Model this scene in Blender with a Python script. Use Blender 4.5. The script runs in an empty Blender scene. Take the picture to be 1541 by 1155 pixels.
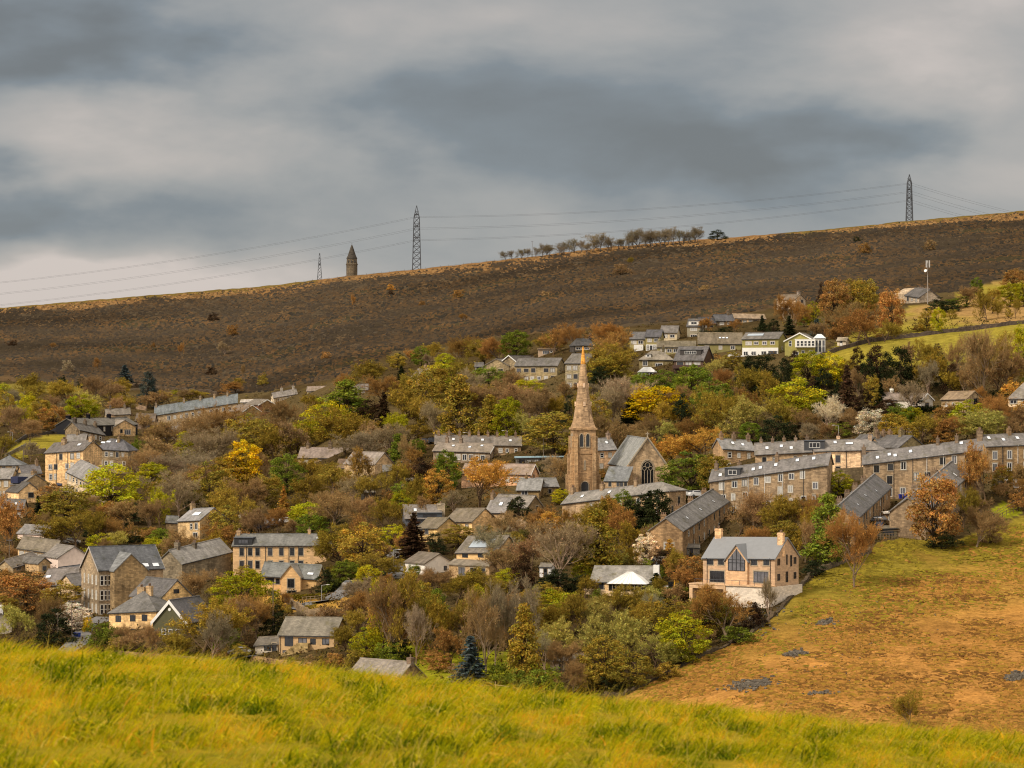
import bpy, bmesh, math, random
import numpy as np
from mathutils import Vector, Matrix, noise as mnoise
random.seed(7); RNG = np.random.default_rng(7)
sc = bpy.context.scene
COL = sc.collection
F = 4370.0; CX = 770.5; CY = 577.5
rad = math.radians

def W(px, py, D):
    return Vector(((px-CX)/F*D, D, (CY-py)/F*D))
def lin(c):
    return tuple((v/255/12.92 if v/255 <= .04045 else ((v/255+.055)/1.055)**2.4) for v in c)

# ---------------------------------------------------------------- ground map: distance along each line of sight to the hillside
CREST = [(-500,520),(-200,484),(0,463),(200,446),(400,430),(527,415),(627,405),(760,390),(800,386),(900,373),(1000,364),(1100,357),(1250,344),(1368,332),(1541,317),(1750,302),(2050,285)]
def crest(px):
    return float(np.interp(px, [c[0] for c in CREST], [c[1] for c in CREST]))
COLS = [
 (-500,[(0,2000),(590,1450),(640,1250),(690,1000),(740,860),(800,760),(860,700),(920,640),(970,600),(1130,510)]),
 (0,   [(0,2000),(562,1400),(600,1250),(650,1030),(690,880),(740,800),(800,740),(850,700),(920,640),(970,600),(1130,500)]),
 (300, [(0,2000),(582,1350),(615,1200),(660,1030),(720,880),(780,780),(840,700),(900,630),(980,560),(1130,480)]),
 (600, [(0,1950),(530,1300),(560,1080),(600,950),(660,850),(720,770),(780,710),(840,650),(900,590),(980,530),(1040,500),(1130,465)]),
 (900, [(0,1900),(485,1180),(515,960),(570,880),(640,810),(690,765),(740,728),(800,665),(860,595),(900,560),(960,530),(1040,490),(1130,455)]),
 (1200,[(0,1850),(455,1100),(490,950),(530,860),(580,805),(640,760),(690,700),(750,635),(800,600),(880,550),(960,510),(1040,470),(1130,435)]),
 (1541,[(0,1800),(405,1150),(440,1000),(490,870),(560,800),(620,750),(700,680),(760,630),(800,600),(900,540),(1000,490),(1130,435)]),
 (2050,[(0,1800),(400,1150),(440,1000),(490,870),(560,800),(620,750),(700,680),(760,630),(800,600),(900,540),(1000,490),(1130,435)])]
PX = np.arange(-420, 1965, 5.0)
_rows = np.linspace(0, 1, 241)           # v: 0 at the crest, 1 at py 1130
def _col(px):
    i = max(0, min(len(COLS)-2, sum(1 for c in COLS if c[0] <= px)-1))
    a, b = COLS[i], COLS[i+1]
    t = min(1, max(0, (px-a[0])/(b[0]-a[0]))); t = t*t*(3-2*t)
    out = []
    for c in (a, b):
        cr = crest(c[0]); ks = [(cr if y == 0 else y, d) for y, d in c[1]]
        v = [(y-cr)/(1130-cr) for y, d in ks]
        out.append(np.interp(_rows, v, [d for y, d in ks]))
    return out[0]*(1-t)+out[1]*t
DG = np.array([_col(p) for p in PX])     # [ncol, nrow]
k = np.array([1,2,3,4,5,4,3,2,1.]); k /= k.sum()
for _ in range(2):
    P_ = np.pad(DG, ((0,0),(4,4)), mode='reflect', reflect_type='odd')
    DG = sum(w*P_[:, j:j+DG.shape[1]] for j, w in enumerate(k))
CR = np.array([crest(p) for p in PX])
def gD(px, py):
    c = min(len(PX)-1.001, max(0, (px-PX[0])/5.0)); i = int(c); t = c-i
    cr = CR[i]*(1-t)+CR[i+1]*t
    v = min(.9999, max(0, (py-cr)/(1130-cr)))*240; j = int(v); s = v-j
    a = DG[i, j]*(1-s)+DG[i, j+1]*s; b = DG[i+1, j]*(1-s)+DG[i+1, j+1]*s
    return a*(1-t)+b*t
def G(px, py):
    return W(px, py, gD(px, py))

# ---------------------------------------------------------------- objects
def link(o, parent=None):
    COL.objects.link(o)
    if parent is not None: o.parent = parent
    return o
def tag(o, label, cat, group=None, kind=None):
    o['label'] = label; o['category'] = cat
    if group: o['group'] = group
    if kind: o['kind'] = kind
    return o
def empty(name, loc, rz=0):
    o = bpy.data.objects.new(name, None); o.location = loc; o.rotation_euler = (0, 0, rz); o.empty_display_size = .2
    return link(o)
def mesh(name, V, Fc, mats, mi=None, smooth=False, tint=None):
    me = bpy.data.meshes.new(name); me.from_pydata([tuple(v) for v in V], [], Fc)
    for m in (mats if isinstance(mats, (list, tuple)) else [mats]): me.materials.append(m)
    if mi is not None: me.polygons.foreach_set('material_index', np.asarray(mi, np.int32))
    if smooth: me.polygons.foreach_set('use_smooth', np.ones(len(me.polygons), bool))
    me.update(); return me
def quads_mesh(name, P, tint, mat):
    """P [n,4,3] quads, tint [n,3] one colour per face"""
    P = np.asarray(P, np.float32); n = len(P); me = bpy.data.meshes.new(name)
    me.vertices.add(n*4); me.vertices.foreach_set('co', P.reshape(-1))
    me.loops.add(n*4); me.loops.foreach_set('vertex_index', np.arange(n*4, dtype=np.int32))
    me.polygons.add(n); me.polygons.foreach_set('loop_start', np.arange(0, n*4, 4, dtype=np.int32))
    me.polygons.foreach_set('loop_total', np.full(n, 4, np.int32))
    a = me.color_attributes.new('tint', 'FLOAT_COLOR', 'POINT')
    c = np.ones((n, 4, 4), np.float32); c[:, :, :3] = np.asarray(tint, np.float32)[:, None, :]
    a.data.foreach_set('color', c.reshape(-1))
    me.materials.append(mat); me.update(calc_edges=True); me.validate(); return me
def ob(name, me, parent=None, color=None, loc=None, rot=None, scale=None):
    o = bpy.data.objects.new(name, me)
    if color is not None: o.color = (*color[:3], 1)
    if loc is not None: o.location = loc
    if rot is not None: o.rotation_euler = rot
    if scale is not None: o.scale = scale
    return link(o, parent)
class MB:
    def __init__(s): s.V = []; s.F = []; s.M = []
    def add(s, V, Fc, m=0):
        n = len(s.V); s.V += [tuple(v) for v in V]; s.F += [tuple(i+n for i in f) for f in Fc]; s.M += [m]*len(Fc)
    def box(s, a, b, m=0, sl=0.0, M=None):
        (x0, y0, z0), (x1, y1, z1) = a, b
        V = [Vector((x, y, z+sl*x)) for z in (z0, z1) for y in (y0, y1) for x in (x0, x1)]
        if M is not None: V = [M @ v for v in V]
        s.add(V, [(0,2,3,1),(4,5,7,6),(0,1,5,4),(2,6,7,3),(0,4,6,2),(1,3,7,5)], m)
    def tube(s, p, q, r0, r1=None, n=5, m=0):
        r1 = r0 if r1 is None else r1; p = Vector(p); q = Vector(q); d = (q-p)
        if d.length < 1e-6: return
        d.normalize(); u = d.cross(Vector((.31, .95, .05))); u = u.normalized() if u.length > .05 else d.cross(Vector((1, 0, 0))).normalized(); v = d.cross(u)
        A = [p+(u*math.cos(i*2*math.pi/n)+v*math.sin(i*2*math.pi/n))*r0 for i in range(n)]
        B = [q+(u*math.cos(i*2*math.pi/n)+v*math.sin(i*2*math.pi/n))*r1 for i in range(n)]
        s.add(A+B, [(i, (i+1) % n, n+(i+1) % n, n+i) for i in range(n)]+[tuple(range(n-1, -1, -1)), tuple(range(n, 2*n))], m)
    def lathe(s, prof, n=12, c=(0, 0), m=0, rot=0.0):
        V = []; Fc = []
        for r, z in prof: V += [(c[0]+r*math.cos(rot+i*2*math.pi/n), c[1]+r*math.sin(rot+i*2*math.pi/n), z) for i in range(n)]
        for k in range(len(prof)-1): Fc += [(k*n+i, k*n+(i+1) % n, (k+1)*n+(i+1) % n, (k+1)*n+i) for i in range(n)]
        Fc += [tuple(range(n-1, -1, -1)), tuple(range((len(prof)-1)*n, len(prof)*n))]; s.add(V, Fc, m)
    def make(s, name, mats, smooth=False): return mesh(name, s.V, s.F, mats, s.M, smooth)
    def ob(s, name, mats, parent=None, color=None, smooth=False, **k): return ob(name, s.make(name, mats, smooth), parent, color, **k)

# ---------------------------------------------------------------- materials
def newmat(name, rough=.85, spec=.2):
    m = bpy.data.materials.new(name); m.use_nodes = True; nt = m.node_tree; b = nt.nodes['Principled BSDF']
    b.inputs['Roughness'].default_value = rough; b.inputs['Specular IOR Level'].default_value = spec
    return m, nt, b
def N(nt, t, **kw):
    n = nt.nodes.new(t)
    for k_, v in kw.items():
        if k_ in ('ins',):
            for a, b in v.items(): n.inputs[a].default_value = b
        else: setattr(n, k_, v)
    return n
def ramp(nt, fac, stops):
    r = N(nt, 'ShaderNodeValToRGB'); e = r.color_ramp.elements
    while len(e) < len(stops): e.new(.5)
    for el, (p, c) in zip(e, stops): el.position = p; el.color = (*(c if isinstance(c, tuple) else (c, c, c)), 1)
    nt.links.new(fac, r.inputs[0]); return r.outputs[0]
def mul(nt, a, b, fac=1.0, mode='MULTIPLY'):
    m = N(nt, 'ShaderNodeMix', data_type='RGBA', blend_type=mode); m.inputs[0].default_value = fac
    nt.links.new(a, m.inputs[6])
    if hasattr(b, 'is_output'): nt.links.new(b, m.inputs[7])
    else: m.inputs[7].default_value = (*b, 1)
    return m.outputs[2]
def mathn(nt, op, a, b=None):
    m = N(nt, 'ShaderNodeMath', operation=op)
    for i, v in enumerate((a, b)):
        if v is None: continue
        if hasattr(v, 'is_output'): nt.links.new(v, m.inputs[i])
        else: m.inputs[i].default_value = v
    return m.outputs[0]
def noise(nt, vec, scale, detail=4, rough=.6, dist=0):
    n = N(nt, 'ShaderNodeTexNoise'); n.inputs['Scale'].default_value = scale; n.inputs['Detail'].default_value = detail
    n.inputs['Roughness'].default_value = rough; n.inputs['Distortion'].default_value = dist
    if vec is not None: nt.links.new(vec, n.inputs['Vector'])
    return n.outputs['Fac']
def objvec(nt):
    """object coordinates moved by a random amount per object"""
    tc = N(nt, 'ShaderNodeTexCoord'); oi = N(nt, 'ShaderNodeObjectInfo')
    m = N(nt, 'ShaderNodeVectorMath', operation='ADD'); nt.links.new(tc.outputs['Object'], m.inputs[0])
    s = N(nt, 'ShaderNodeVectorMath', operation='SCALE'); s.inputs[0].default_value = (91, 57, 33); nt.links.new(oi.outputs['Random'], s.inputs[3])
    nt.links.new(s.outputs[0], m.inputs[1]); return m.outputs[0], oi
def m_stone(nm='stone', cl=1.0):
    m, nt, b = newmat(nm, .9, .15); v, oi = objvec(nt); L = nt.links
    sx = N(nt, 'ShaderNodeSeparateXYZ'); L.new(v, sx.inputs[0]); cb = N(nt, 'ShaderNodeCombineXYZ')
    L.new(mathn(nt, 'ADD', sx.outputs[0], sx.outputs[1]), cb.inputs[0]); L.new(sx.outputs[2], cb.inputs[1])
    br = N(nt, 'ShaderNodeTexBrick'); L.new(cb.outputs[0], br.inputs['Vector'])
    for k_, x in (('Color1', (1.25, 1.2, 1.12, 1)), ('Color2', (.58, .56, .54, 1)), ('Mortar', (.75, .72, .68, 1))): br.inputs[k_].default_value = x
    for k_, x in (('Scale', 1.0), ('Mortar Size', .02), ('Brick Width', .75), ('Row Height', .3), ('Bias', -.1)): br.inputs[k_].default_value = x
    c = mul(nt, mul(nt, oi.outputs['Color'], (1.42, 1.53, 1.68) if cl > .5 else (1.1, 1.15, 1.24)), br.outputs['Color'], .45+.4*cl)
    c = mul(nt, c, ramp(nt, noise(nt, v, 1.7, 5, .7), [(.3, .62), (.7, 1.3)]), .15+.6*cl)
    c = mul(nt, c, ramp(nt, noise(nt, v, .22, 4, .65), [(.32, (.55, .53, .52)), (.5, (1, 1, 1)), (.7, (1.22, 1.17, 1.08))]), .85*cl)
    c = mul(nt, c, ramp(nt, oi.outputs['Random'], [(0, (.82, .84, .88)), (.5, (1, 1, 1)), (1, (1.16, 1.1, 1.0))]), 1)
    st = N(nt, 'ShaderNodeMapping'); st.inputs['Scale'].default_value = (1.1, 1.1, .12); L.new(v, st.inputs[0])
    c = mul(nt, c, ramp(nt, noise(nt, st.outputs[0], 1.2, 3, .6), [(.36, .68), (.55, 1.05)]), .7*cl)
    L.new(c, b.inputs['Base Color']); return m
def m_slate():
    m, nt, b = newmat('slate', .75, .12); v, oi = objvec(nt); L = nt.links
    sx = N(nt, 'ShaderNodeSeparateXYZ'); L.new(v, sx.inputs[0]); cb = N(nt, 'ShaderNodeCombineXYZ')
    L.new(sx.outputs[0], cb.inputs[0]); L.new(mathn(nt, 'ADD', sx.outputs[2], mathn(nt, 'MULTIPLY', sx.outputs[1], .25)), cb.inputs[1])
    br = N(nt, 'ShaderNodeTexBrick'); L.new(cb.outputs[0], br.inputs['Vector'])
    for k_, x in (('Color1', (1.15, 1.15, 1.15, 1)), ('Color2', (.72, .72, .74, 1)), ('Mortar', (.6, .6, .6, 1))): br.inputs[k_].default_value = x
    for k_, x in (('Scale', 1.0), ('Mortar Size', .015), ('Brick Width', .5), ('Row Height', .22)): br.inputs[k_].default_value = x
    c = mul(nt, mul(nt, oi.outputs['Color'], (.88, .86, .83)), br.outputs['Color'], .8)
    st = N(nt, 'ShaderNodeMapping'); st.inputs['Scale'].default_value = (1, .18, .3); L.new(v, st.inputs[0])
    c = mul(nt, c, ramp(nt, noise(nt, st.outputs[0], 1.0, 4, .65), [(.32, .7), (.68, 1.28)]), .85)
    c = mul(nt, c, ramp(nt, noise(nt, v, .35, 5, .75), [(.34, (.68, .66, .5)), (.46, (.95, .95, .93)), (.66, (1.22, 1.2, 1.18))]), .9)
    c = mul(nt, c, ramp(nt, oi.outputs['Random'], [(0, (.78, .78, .8)), (1, (1.15, 1.12, 1.06))]), 1)
    L.new(c, b.inputs['Base Color']); return m
def m_plain(name, rough, spec, amt=.3):
    m, nt, b = newmat(name, rough, spec); v, oi = objvec(nt)
    c = mul(nt, oi.outputs['Color'], ramp(nt, noise(nt, v, 1.2, 5, .7), [(.3, 1-amt), (.7, 1+amt*.5)]), 1)
    nt.links.new(c, b.inputs['Base Color']); return m
def m_fixed(name, c, rough=.6, spec=.3, amt=.2, sc_=2.0):
    m, nt, b = newmat(name, rough, spec); v, oi = objvec(nt)
    r = ramp(nt, noise(nt, v, sc_, 4, .7), [(.3, tuple(x*(1-amt) for x in c)), (.7, tuple(x*(1+amt*.6) for x in c))])
    nt.links.new(r, b.inputs['Base Color']); return m
def m_leaf():
    m, nt, b = newmat('leaves', .9, 0.0); L = nt.links; oi = N(nt, 'ShaderNodeObjectInfo'); at = N(nt, 'ShaderNodeAttribute', attribute_name='tint')
    c = mul(nt, oi.outputs['Color'], at.outputs['Color'], 1); L.new(c, b.inputs['Base Color'])
    tr = N(nt, 'ShaderNodeBsdfTranslucent'); L.new(c, tr.inputs['Color']); mx = N(nt, 'ShaderNodeMixShader'); mx.inputs[0].default_value = .28
    L.new(b.outputs[0], mx.inputs[1]); L.new(tr.outputs[0], mx.inputs[2]); L.new(mx.outputs[0], nt.nodes['Material Output'].inputs[0]); return m
M_STONE = m_stone(); M_NEWSTONE = m_stone('clean_stone', .15); M_SLATE = m_slate(); M_PAINT = m_plain('painted', .6, .3, .18); M_METAL = m_plain('sheet_metal', .5, .4, .1); M_BARK = m_plain('bark', .95, .1, .4)
M_LEAF = m_leaf()
M_WHITE = m_fixed('white_paint', (.72, .69, .63), .5, .3, .1); M_DARKP = m_fixed('dark_paint', (.035, .035, .037), .5, .3)
M_SURR = m_fixed('stone_surround', (.36, .29, .2), .9, .1); M_GLASS = m_fixed('window_glass', (.018, .018, .02), .12, .5, .5, .7)
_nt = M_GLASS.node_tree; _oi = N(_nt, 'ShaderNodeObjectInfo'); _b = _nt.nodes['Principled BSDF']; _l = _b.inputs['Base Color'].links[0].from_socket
_c = mul(_nt, _l, ramp(_nt, _oi.outputs['Random'], [(0, (.5, .5, .5)), (.55, (1.2, 1.2, 1.25)), (.8, (3.2, 3.2, 3.3)), (1, (7, 6.8, 6.6))]), 1); _nt.links.new(_c, _b.inputs['Base Color'])  # some panes get a paler base colour in place of sky reflections
M_BLIND = m_fixed('window_blind_glass', (.42, .39, .34), .35, .4, .3, .7); M_LIGHTG = m_fixed('rooflight_glass', (.68, .69, .7), .25, .5, .2, .7)
M_SOLAR = m_fixed('solar_glass', (.33, .37, .4), .25, .5, .1); M_POT = m_fixed('clay_pot', (.2, .13, .085), .9, .1)
M_STEEL = m_fixed('galvanised_steel', (.07, .075, .085), .6, .4, .2, .3); M_ASPH = m_fixed('asphalt', (.16, .15, .14), .9, .2, .3, .4)
M_TYRE = m_fixed('rubber', (.02, .02, .02), .9, .1); M_RUBBLE = m_fixed('rubble_stone', (.15, .125, .095), .95, .0, .75, 2.5)
# ---------------------------------------------------------------- terrain
def interp(px, pts): return float(np.interp(px, [p[0] for p in pts], [p[1] for p in pts]))
MOORB = [(-420,590),(0,566),(150,577),(300,594),(400,590),(540,560),(590,530),(700,512),(880,492),(1000,484),(1100,474),(1200,456),(1300,442),(1350,441),(1450,440),(1541,405),(1960,370)]
FIELD = [(880,1062),(940,1046),(1000,1015),(1060,985),(1120,962),(1170,920),(1210,878),(1240,858),(1280,842),(1330,812),(1380,806),(1440,812),(1480,795),(1541,772),(1960,690)]
def in_poly(x, y, P):
    c = False; j = len(P)-1
    for i in range(len(P)):
        if (P[i][1] > y) != (P[j][1] > y) and x < (P[j][0]-P[i][0])*(y-P[i][1])/(P[j][1]-P[i][1])+P[i][0]: c = not c
        j = i
    return c
UPFIELD = [(1185,545),(1262,526),(1310,513),(1400,503),(1541,487),(1960,440),(1960,540),(1541,540),(1480,545),(1400,552),(1300,552),(1240,545)]
ROUGH = [(1262,524),(1310,511),(1400,501),(1541,485),(1960,438),(1960,380),(1541,418),(1480,428),(1430,455),(1370,462),(1345,490),(1290,500)]
LFIELD = [(5,672),(40,660),(90,655),(112,657),(100,668),(70,678),(45,682),(20,690),(8,684)]
LGREEN = [(0,572),(60,573),(100,578),(150,585),(150,592),(90,592),(40,586),(0,584)]
LAWN = [(1488,768),(1510,757),(1532,760),(1534,772),(1510,782),(1495,780)]
BANK = [(540,960),(640,975),(690,985),(720,975),(790,985),(830,1000),(850,1040),(800,1062),(700,1060),(620,1040),(540,1010)]
GARD = [(380,880),(440,900),(500,905),(560,890),(560,900),(480,925),(400,915)]
def sm(a, b, x):
    t = min(1, max(0, (x-a)/(b-a))); return t*t*(3-2*t)
c_moor = np.array(lin((76, 65, 50))); c_moor2 = np.array(lin((92, 73, 50))); c_moor3 = np.array(lin((66, 60, 51))); c_och = np.array(lin((126, 94, 58))); c_rim = np.array(lin((105, 88, 44)))
c_org = np.array(lin((166, 118, 60))); c_grn = np.array(lin((124, 109, 40))); c_ug = np.array(lin((136, 122, 48))); c_rough = np.array(lin((150, 118, 72)))
c_wood = np.array(lin((70, 57, 35))); c_bri = np.array(lin((128, 128, 30))); c_town = np.array(lin((94, 80, 52)))
def cover(px, py, P):
    n1 = mnoise.fractal((P.x*.02, P.y*.02, P.z*.05), 1, 2, 4); n2 = mnoise.fractal((P.x*.006+9, P.y*.004, 3), 1, 2, 3)
    x = px+n1*14; y = py+n2*7+n1*3
    mb = interp(px, MOORB)
    if y < mb:
        cr = crest(px); h = py-cr
        n3 = mnoise.fractal((P.x*.03, P.z*.12, 5), 1, 2, 4); n4 = mnoise.fractal((P.x*.009, P.z*.05, 8), 1, 2, 3)
        c = c_moor*(1-sm(-.1, .5, n3+n4*.5))+c_moor2*sm(-.1, .5, n3+n4*.5)
        c = c*(1-.7*sm(.0, .5, n4))+c_moor3*.7*sm(.0, .5, n4)
        w = 10+13*mnoise.noise((P.x*.012, 1.7, 0))+12*n3
        k_ = 1-sm(w-5, w+4, h); c = c*(1-k_)+c_och*k_
        if px > 1180 or px < 480:
            k_ = (1-sm(3, 7, h+n3*3))*.9; c = c*(1-k_)+c_rim*k_
        return c
    fy = interp(px, FIELD)
    if py > fy+2 and px > 870:
        g = interp(px, [(880,1040),(1000,1000),(1100,965),(1250,925),(1400,888),(1541,850),(1960,800)])
        k_ = sm(g-70, g+80, py+n1*34+n2*40); c = c_grn*(1-k_)+c_org*k_
        k2 = sm(.12, .5, mnoise.fractal((P.x*.05, P.y*.03, 1), 1, 2, 4)); return c*(1-.35*k2)+np.array(lin((120, 84, 40)))*.35*k2
    if in_poly(x, y, UPFIELD): return c_ug
    if in_poly(x, y, ROUGH):
        k_ = sm(-.05, .25, n2+n1*.5); return c_rough*(1-k_)+c_ug*k_
    if in_poly(x, y, LFIELD): return np.array(lin((138, 124, 46)))
    if in_poly(x, y, LGREEN): return np.array(lin((118, 104, 48)))
    if in_poly(x, y, LAWN) or in_poly(x, y, BANK): return c_bri
    if in_poly(x, y, GARD): return np.array(lin((170, 130, 60)))
    k_ = sm(-.2, .4, n1+n2); return c_wood*(1-k_)+c_town*k_*.6+c_wood*k_*.4
def build_ground():
    V = []; C = []; nC = len(PX); rows = []
    pys = []
    for i, px in enumerate(PX):
        cr = CR[i]
        for j in range(0, 241, 1):
            v = _rows[j]; py = cr+v*(1130-cr); D = DG[i, j]; P = W(px, py, D)
            c = cover(px, py, P)
            amp = .9 if py < interp(px, MOORB) else (.3 if py > interp(px, FIELD) and px > 870 else .25)
            if j == 0: amp = .5
            dz = mnoise.fractal((P.x*.11, P.y*.06, 0), 1, 2.1, 4)*amp
            V.append((P.x, P.y, P.z+dz)); C.append(c)
        P = W(px, cr, DG[i, 0])
        base = len(V)
    nR = 241; Fc = []
    for i in range(nC-1):
        a = i*nR; b = a+nR
        for j in range(nR-1): Fc.append((a+j, a+j+1, b+j+1, b+j))
    # beyond the crest and down in the hidden valley
    ex = []; exi = {}
    for i, px in enumerate(PX):
        P = W(px, CR[i], DG[i, 0]); q = []
        for d, z in ((150, -14), (700, -90), (3000, -420)):
            q.append(len(V)); V.append((P.x*(1+d/P.y), P.y+d, P.z+z)); C.append(c_rim)
        B = W(px, 1130, DG[i, -1]); r = []
        for d, z in ((60, -6), (140, -8)):
            r.append(len(V)); V.append((B.x*(1-d/B.y*.5), B.y-d, B.z+z)); C.append(c_org)
        exi[i] = (q, r)
    for i in range(nC-1):
        a = i*nR; b = a+nR; q0, r0 = exi[i]; q1, r1 = exi[i+1]
        L0 = [a]+q0; L1 = [b]+q1
        for k_ in range(3): Fc.append((L0[k_+1], L0[k_], L1[k_], L1[k_+1]))
        L0 = [a+nR-1]+r0; L1 = [b+nR-1]+r1
        for k_ in range(2): Fc.append((L0[k_], L0[k_+1], L1[k_+1], L1[k_]))
    m, nt, b = newmat('ground_cover', .95, 0.0); L = nt.links
    at = N(nt, 'ShaderNodeAttribute', attribute_name='cover'); tc = N(nt, 'ShaderNodeTexCoord')
    mp = N(nt, 'ShaderNodeMapping'); mp.inputs['Scale'].default_value = (.75, 1, 1); L.new(tc.outputs['Object'], mp.inputs[0])
    c = at.outputs['Color']
    c = mul(nt, c, ramp(nt, noise(nt, mp.outputs[0], .55, 6, .75), [(.3, .5), (.5, 1.0), (.7, 1.45)]), .9)
    c = mul(nt, c, ramp(nt, noise(nt, mp.outputs[0], .09, 6, .7), [(.33, (.7, .7, .7)), (.5, (1, 1, 1)), (.67, (1.16, 1.1, 1.0))]), .7)
    c = mul(nt, c, ramp(nt, noise(nt, mp.outputs[0], 2.6, 3, .7), [(.3, .6), (.7, 1.35)]), .7)
    L.new(c, b.inputs['Base Color'])
    bp = N(nt, 'ShaderNodeBump'); bp.inputs['Strength'].default_value = .7; bp.inputs['Distance'].default_value = .6
    L.new(noise(nt, mp.outputs[0], .7, 5, .7), bp.inputs['Height']); L.new(bp.outputs[0], b.inputs['Normal'])
    me = mesh('ground', V, Fc, m, smooth=True)
    a = me.color_attributes.new('cover', 'FLOAT_COLOR', 'POINT'); A = np.ones((len(V), 4), np.float32); A[:, :3] = np.array(C); a.data.foreach_set('color', A.reshape(-1))
    o = ob('ground', me); o['kind'] = 'structure'; o['label'] = 'hillside rising from the valley past the town to the dark moor'
build_ground()

# ---------------------------------------------------------------- near hillside the camera stands on, with long grass
YC = [(-400,930),(0,969),(200,987),(400,1003),(520,1016),(650,1031),(800,1047),(930,1058),(1100,1071),(1300,1092),(1541,1107),(1950,1135)]
DC = 26.0
def near_z(X, Y):
    px = X/max(Y, 9)*F+CX if Y < DC else X/DC*F+CX
    zc = (CY-(interp(px, YC)+interp(px, [(0, 16), (500, 6), (900, 6), (1541, 10)])))/F*DC
    if px < -400: zc += .0004*(-400-px)
    if px > 1950: zc -= .0004*(px-1950)
    d = Y-DC
    if d > 24: return zc*(1+24/DC)-.0061*576-(.0061*48-zc/DC)*(d-24)
    return zc*(Y/DC)-.0061*d*d
def build_near():
    xs = np.concatenate([np.arange(-60, -14, 3.0), np.arange(-14, 14, .25), np.arange(14, 61, 3.0)]); ys = np.concatenate([np.arange(1.0, 36, .3), np.arange(36, 50, 2), np.arange(50, 261, 10)])
    V = []; C = []
    for x in xs:
        for y in ys:
            z = min(near_z(x, y), -1.55 if y < 9 else 9)
            if y > 60: z -= 0
            z += .05*mnoise.noise((x*1.1, y*1.1, 0)); V.append((x, y, z))
    n = len(ys); Fc = [(i*n+j, (i+1)*n+j, (i+1)*n+j+1, i*n+j+1) for i in range(len(xs)-1) for j in range(n-1)]
    m, nt, b = newmat('turf', .95, .05); tc = N(nt, 'ShaderNodeTexCoord')
    nt.links.new(ramp(nt, noise(nt, tc.outputs['Object'], 2.2, 5, .7), [(.3, lin((88, 88, 10))), (.5, lin((130, 112, 14))), (.7, lin((150, 122, 20)))]), b.inputs['Base Color'])
    o = ob('near_hillside', mesh('near_hillside', V, Fc, m, smooth=True)); o['kind'] = 'structure'; o['label'] = 'near hillside under the long grass where the photographer stands'
build_near()
def build_grass():
    n = 250000; pts = []
    r = np.random.default_rng(3)
    Y = 13.5+r.random(n)**.85*21; U = r.random(n)*2150-300; X = (U-CX)/F*Y
    mat, nt, b = newmat('grass_blade', .8, .1); at = N(nt, 'ShaderNodeAttribute', attribute_name='tint'); nt.links.new(at.outputs['Color'], b.inputs['Base Color'])
    tr = N(nt, 'ShaderNodeBsdfTranslucent'); nt.links.new(at.outputs['Color'], tr.inputs['Color']); mx = N(nt, 'ShaderNodeMixShader'); mx.inputs[0].default_value = .35
    nt.links.new(b.outputs[0], mx.inputs[1]); nt.links.new(tr.outputs[0], mx.inputs[2]); nt.links.new(mx.outputs[0], nt.nodes['Material Output'].inputs[0])
    g1 = np.array(lin((150, 152, 8))); g2 = np.array(lin((202, 186, 20))); g3 = np.array(lin((224, 168, 38))); g4 = np.array(lin((226, 200, 90))); g0 = np.array(lin((86, 104, 6)))
    Q = []; T = []
    for i in range(n):
        x, y = X[i], Y[i]; z = near_z(x, y)
        c1 = mnoise.fractal((x*3.4, y*1.3, 4), 1, 2, 3); c2 = mnoise.fractal((x*2.2, y*.8, 9), 1, 2, 3)
        h = (.07+.10*r.random())*max(.4, 1+1.35*c1); a = 1.0+1.9*r.random()+.6*c1; az = r.normal(0.2+c2*2.2, .8)
        bx, by = math.cos(az), math.sin(az)*.8; w = .0045+.0045*r.random()
        s = r.random()+c2*.75+c1*.35
        col = g1 if s < .56 else g2 if s < 1.0 else g3
        if s < .08: col = g0
        if r.random() < .04: col = g4
        col = col*(.75+.5*r.random())
        if r.random() < .012: h = .2+.14*r.random(); w = .003; a *= .6; col = g4*(.7+.3*r.random())
        prev = (x, y, z-.02); pw = w; lean = 0
        for k_ in range(3):
            ang = a*(k_+.75)/3; l = h/2.6
            nx = (prev[0]+bx*math.sin(ang)*l, prev[1]+by*math.sin(ang)*l, prev[2]+math.cos(ang)*l); nw = w*(1-.32*(k_+1))
            # blade width lies across its lean
            ux, uy = -by, bx; ux, uy = (ux*.6+.6, uy*.6)
            Q.append(((prev[0]-ux*pw, prev[1]-uy*pw, prev[2]), (prev[0]+ux*pw, prev[1]+uy*pw, prev[2]), (nx[0]+ux*nw, nx[1]+uy*nw, nx[2]), (nx[0]-ux*nw, nx[1]-uy*nw, nx[2])))
            T.append(col); prev = nx; pw = nw
    o = ob('grass', quads_mesh('grass', Q, T, mat)); tag(o, 'long yellow-green grass bent by the wind on the near hillside', 'grass', kind='stuff')
build_grass()
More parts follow.
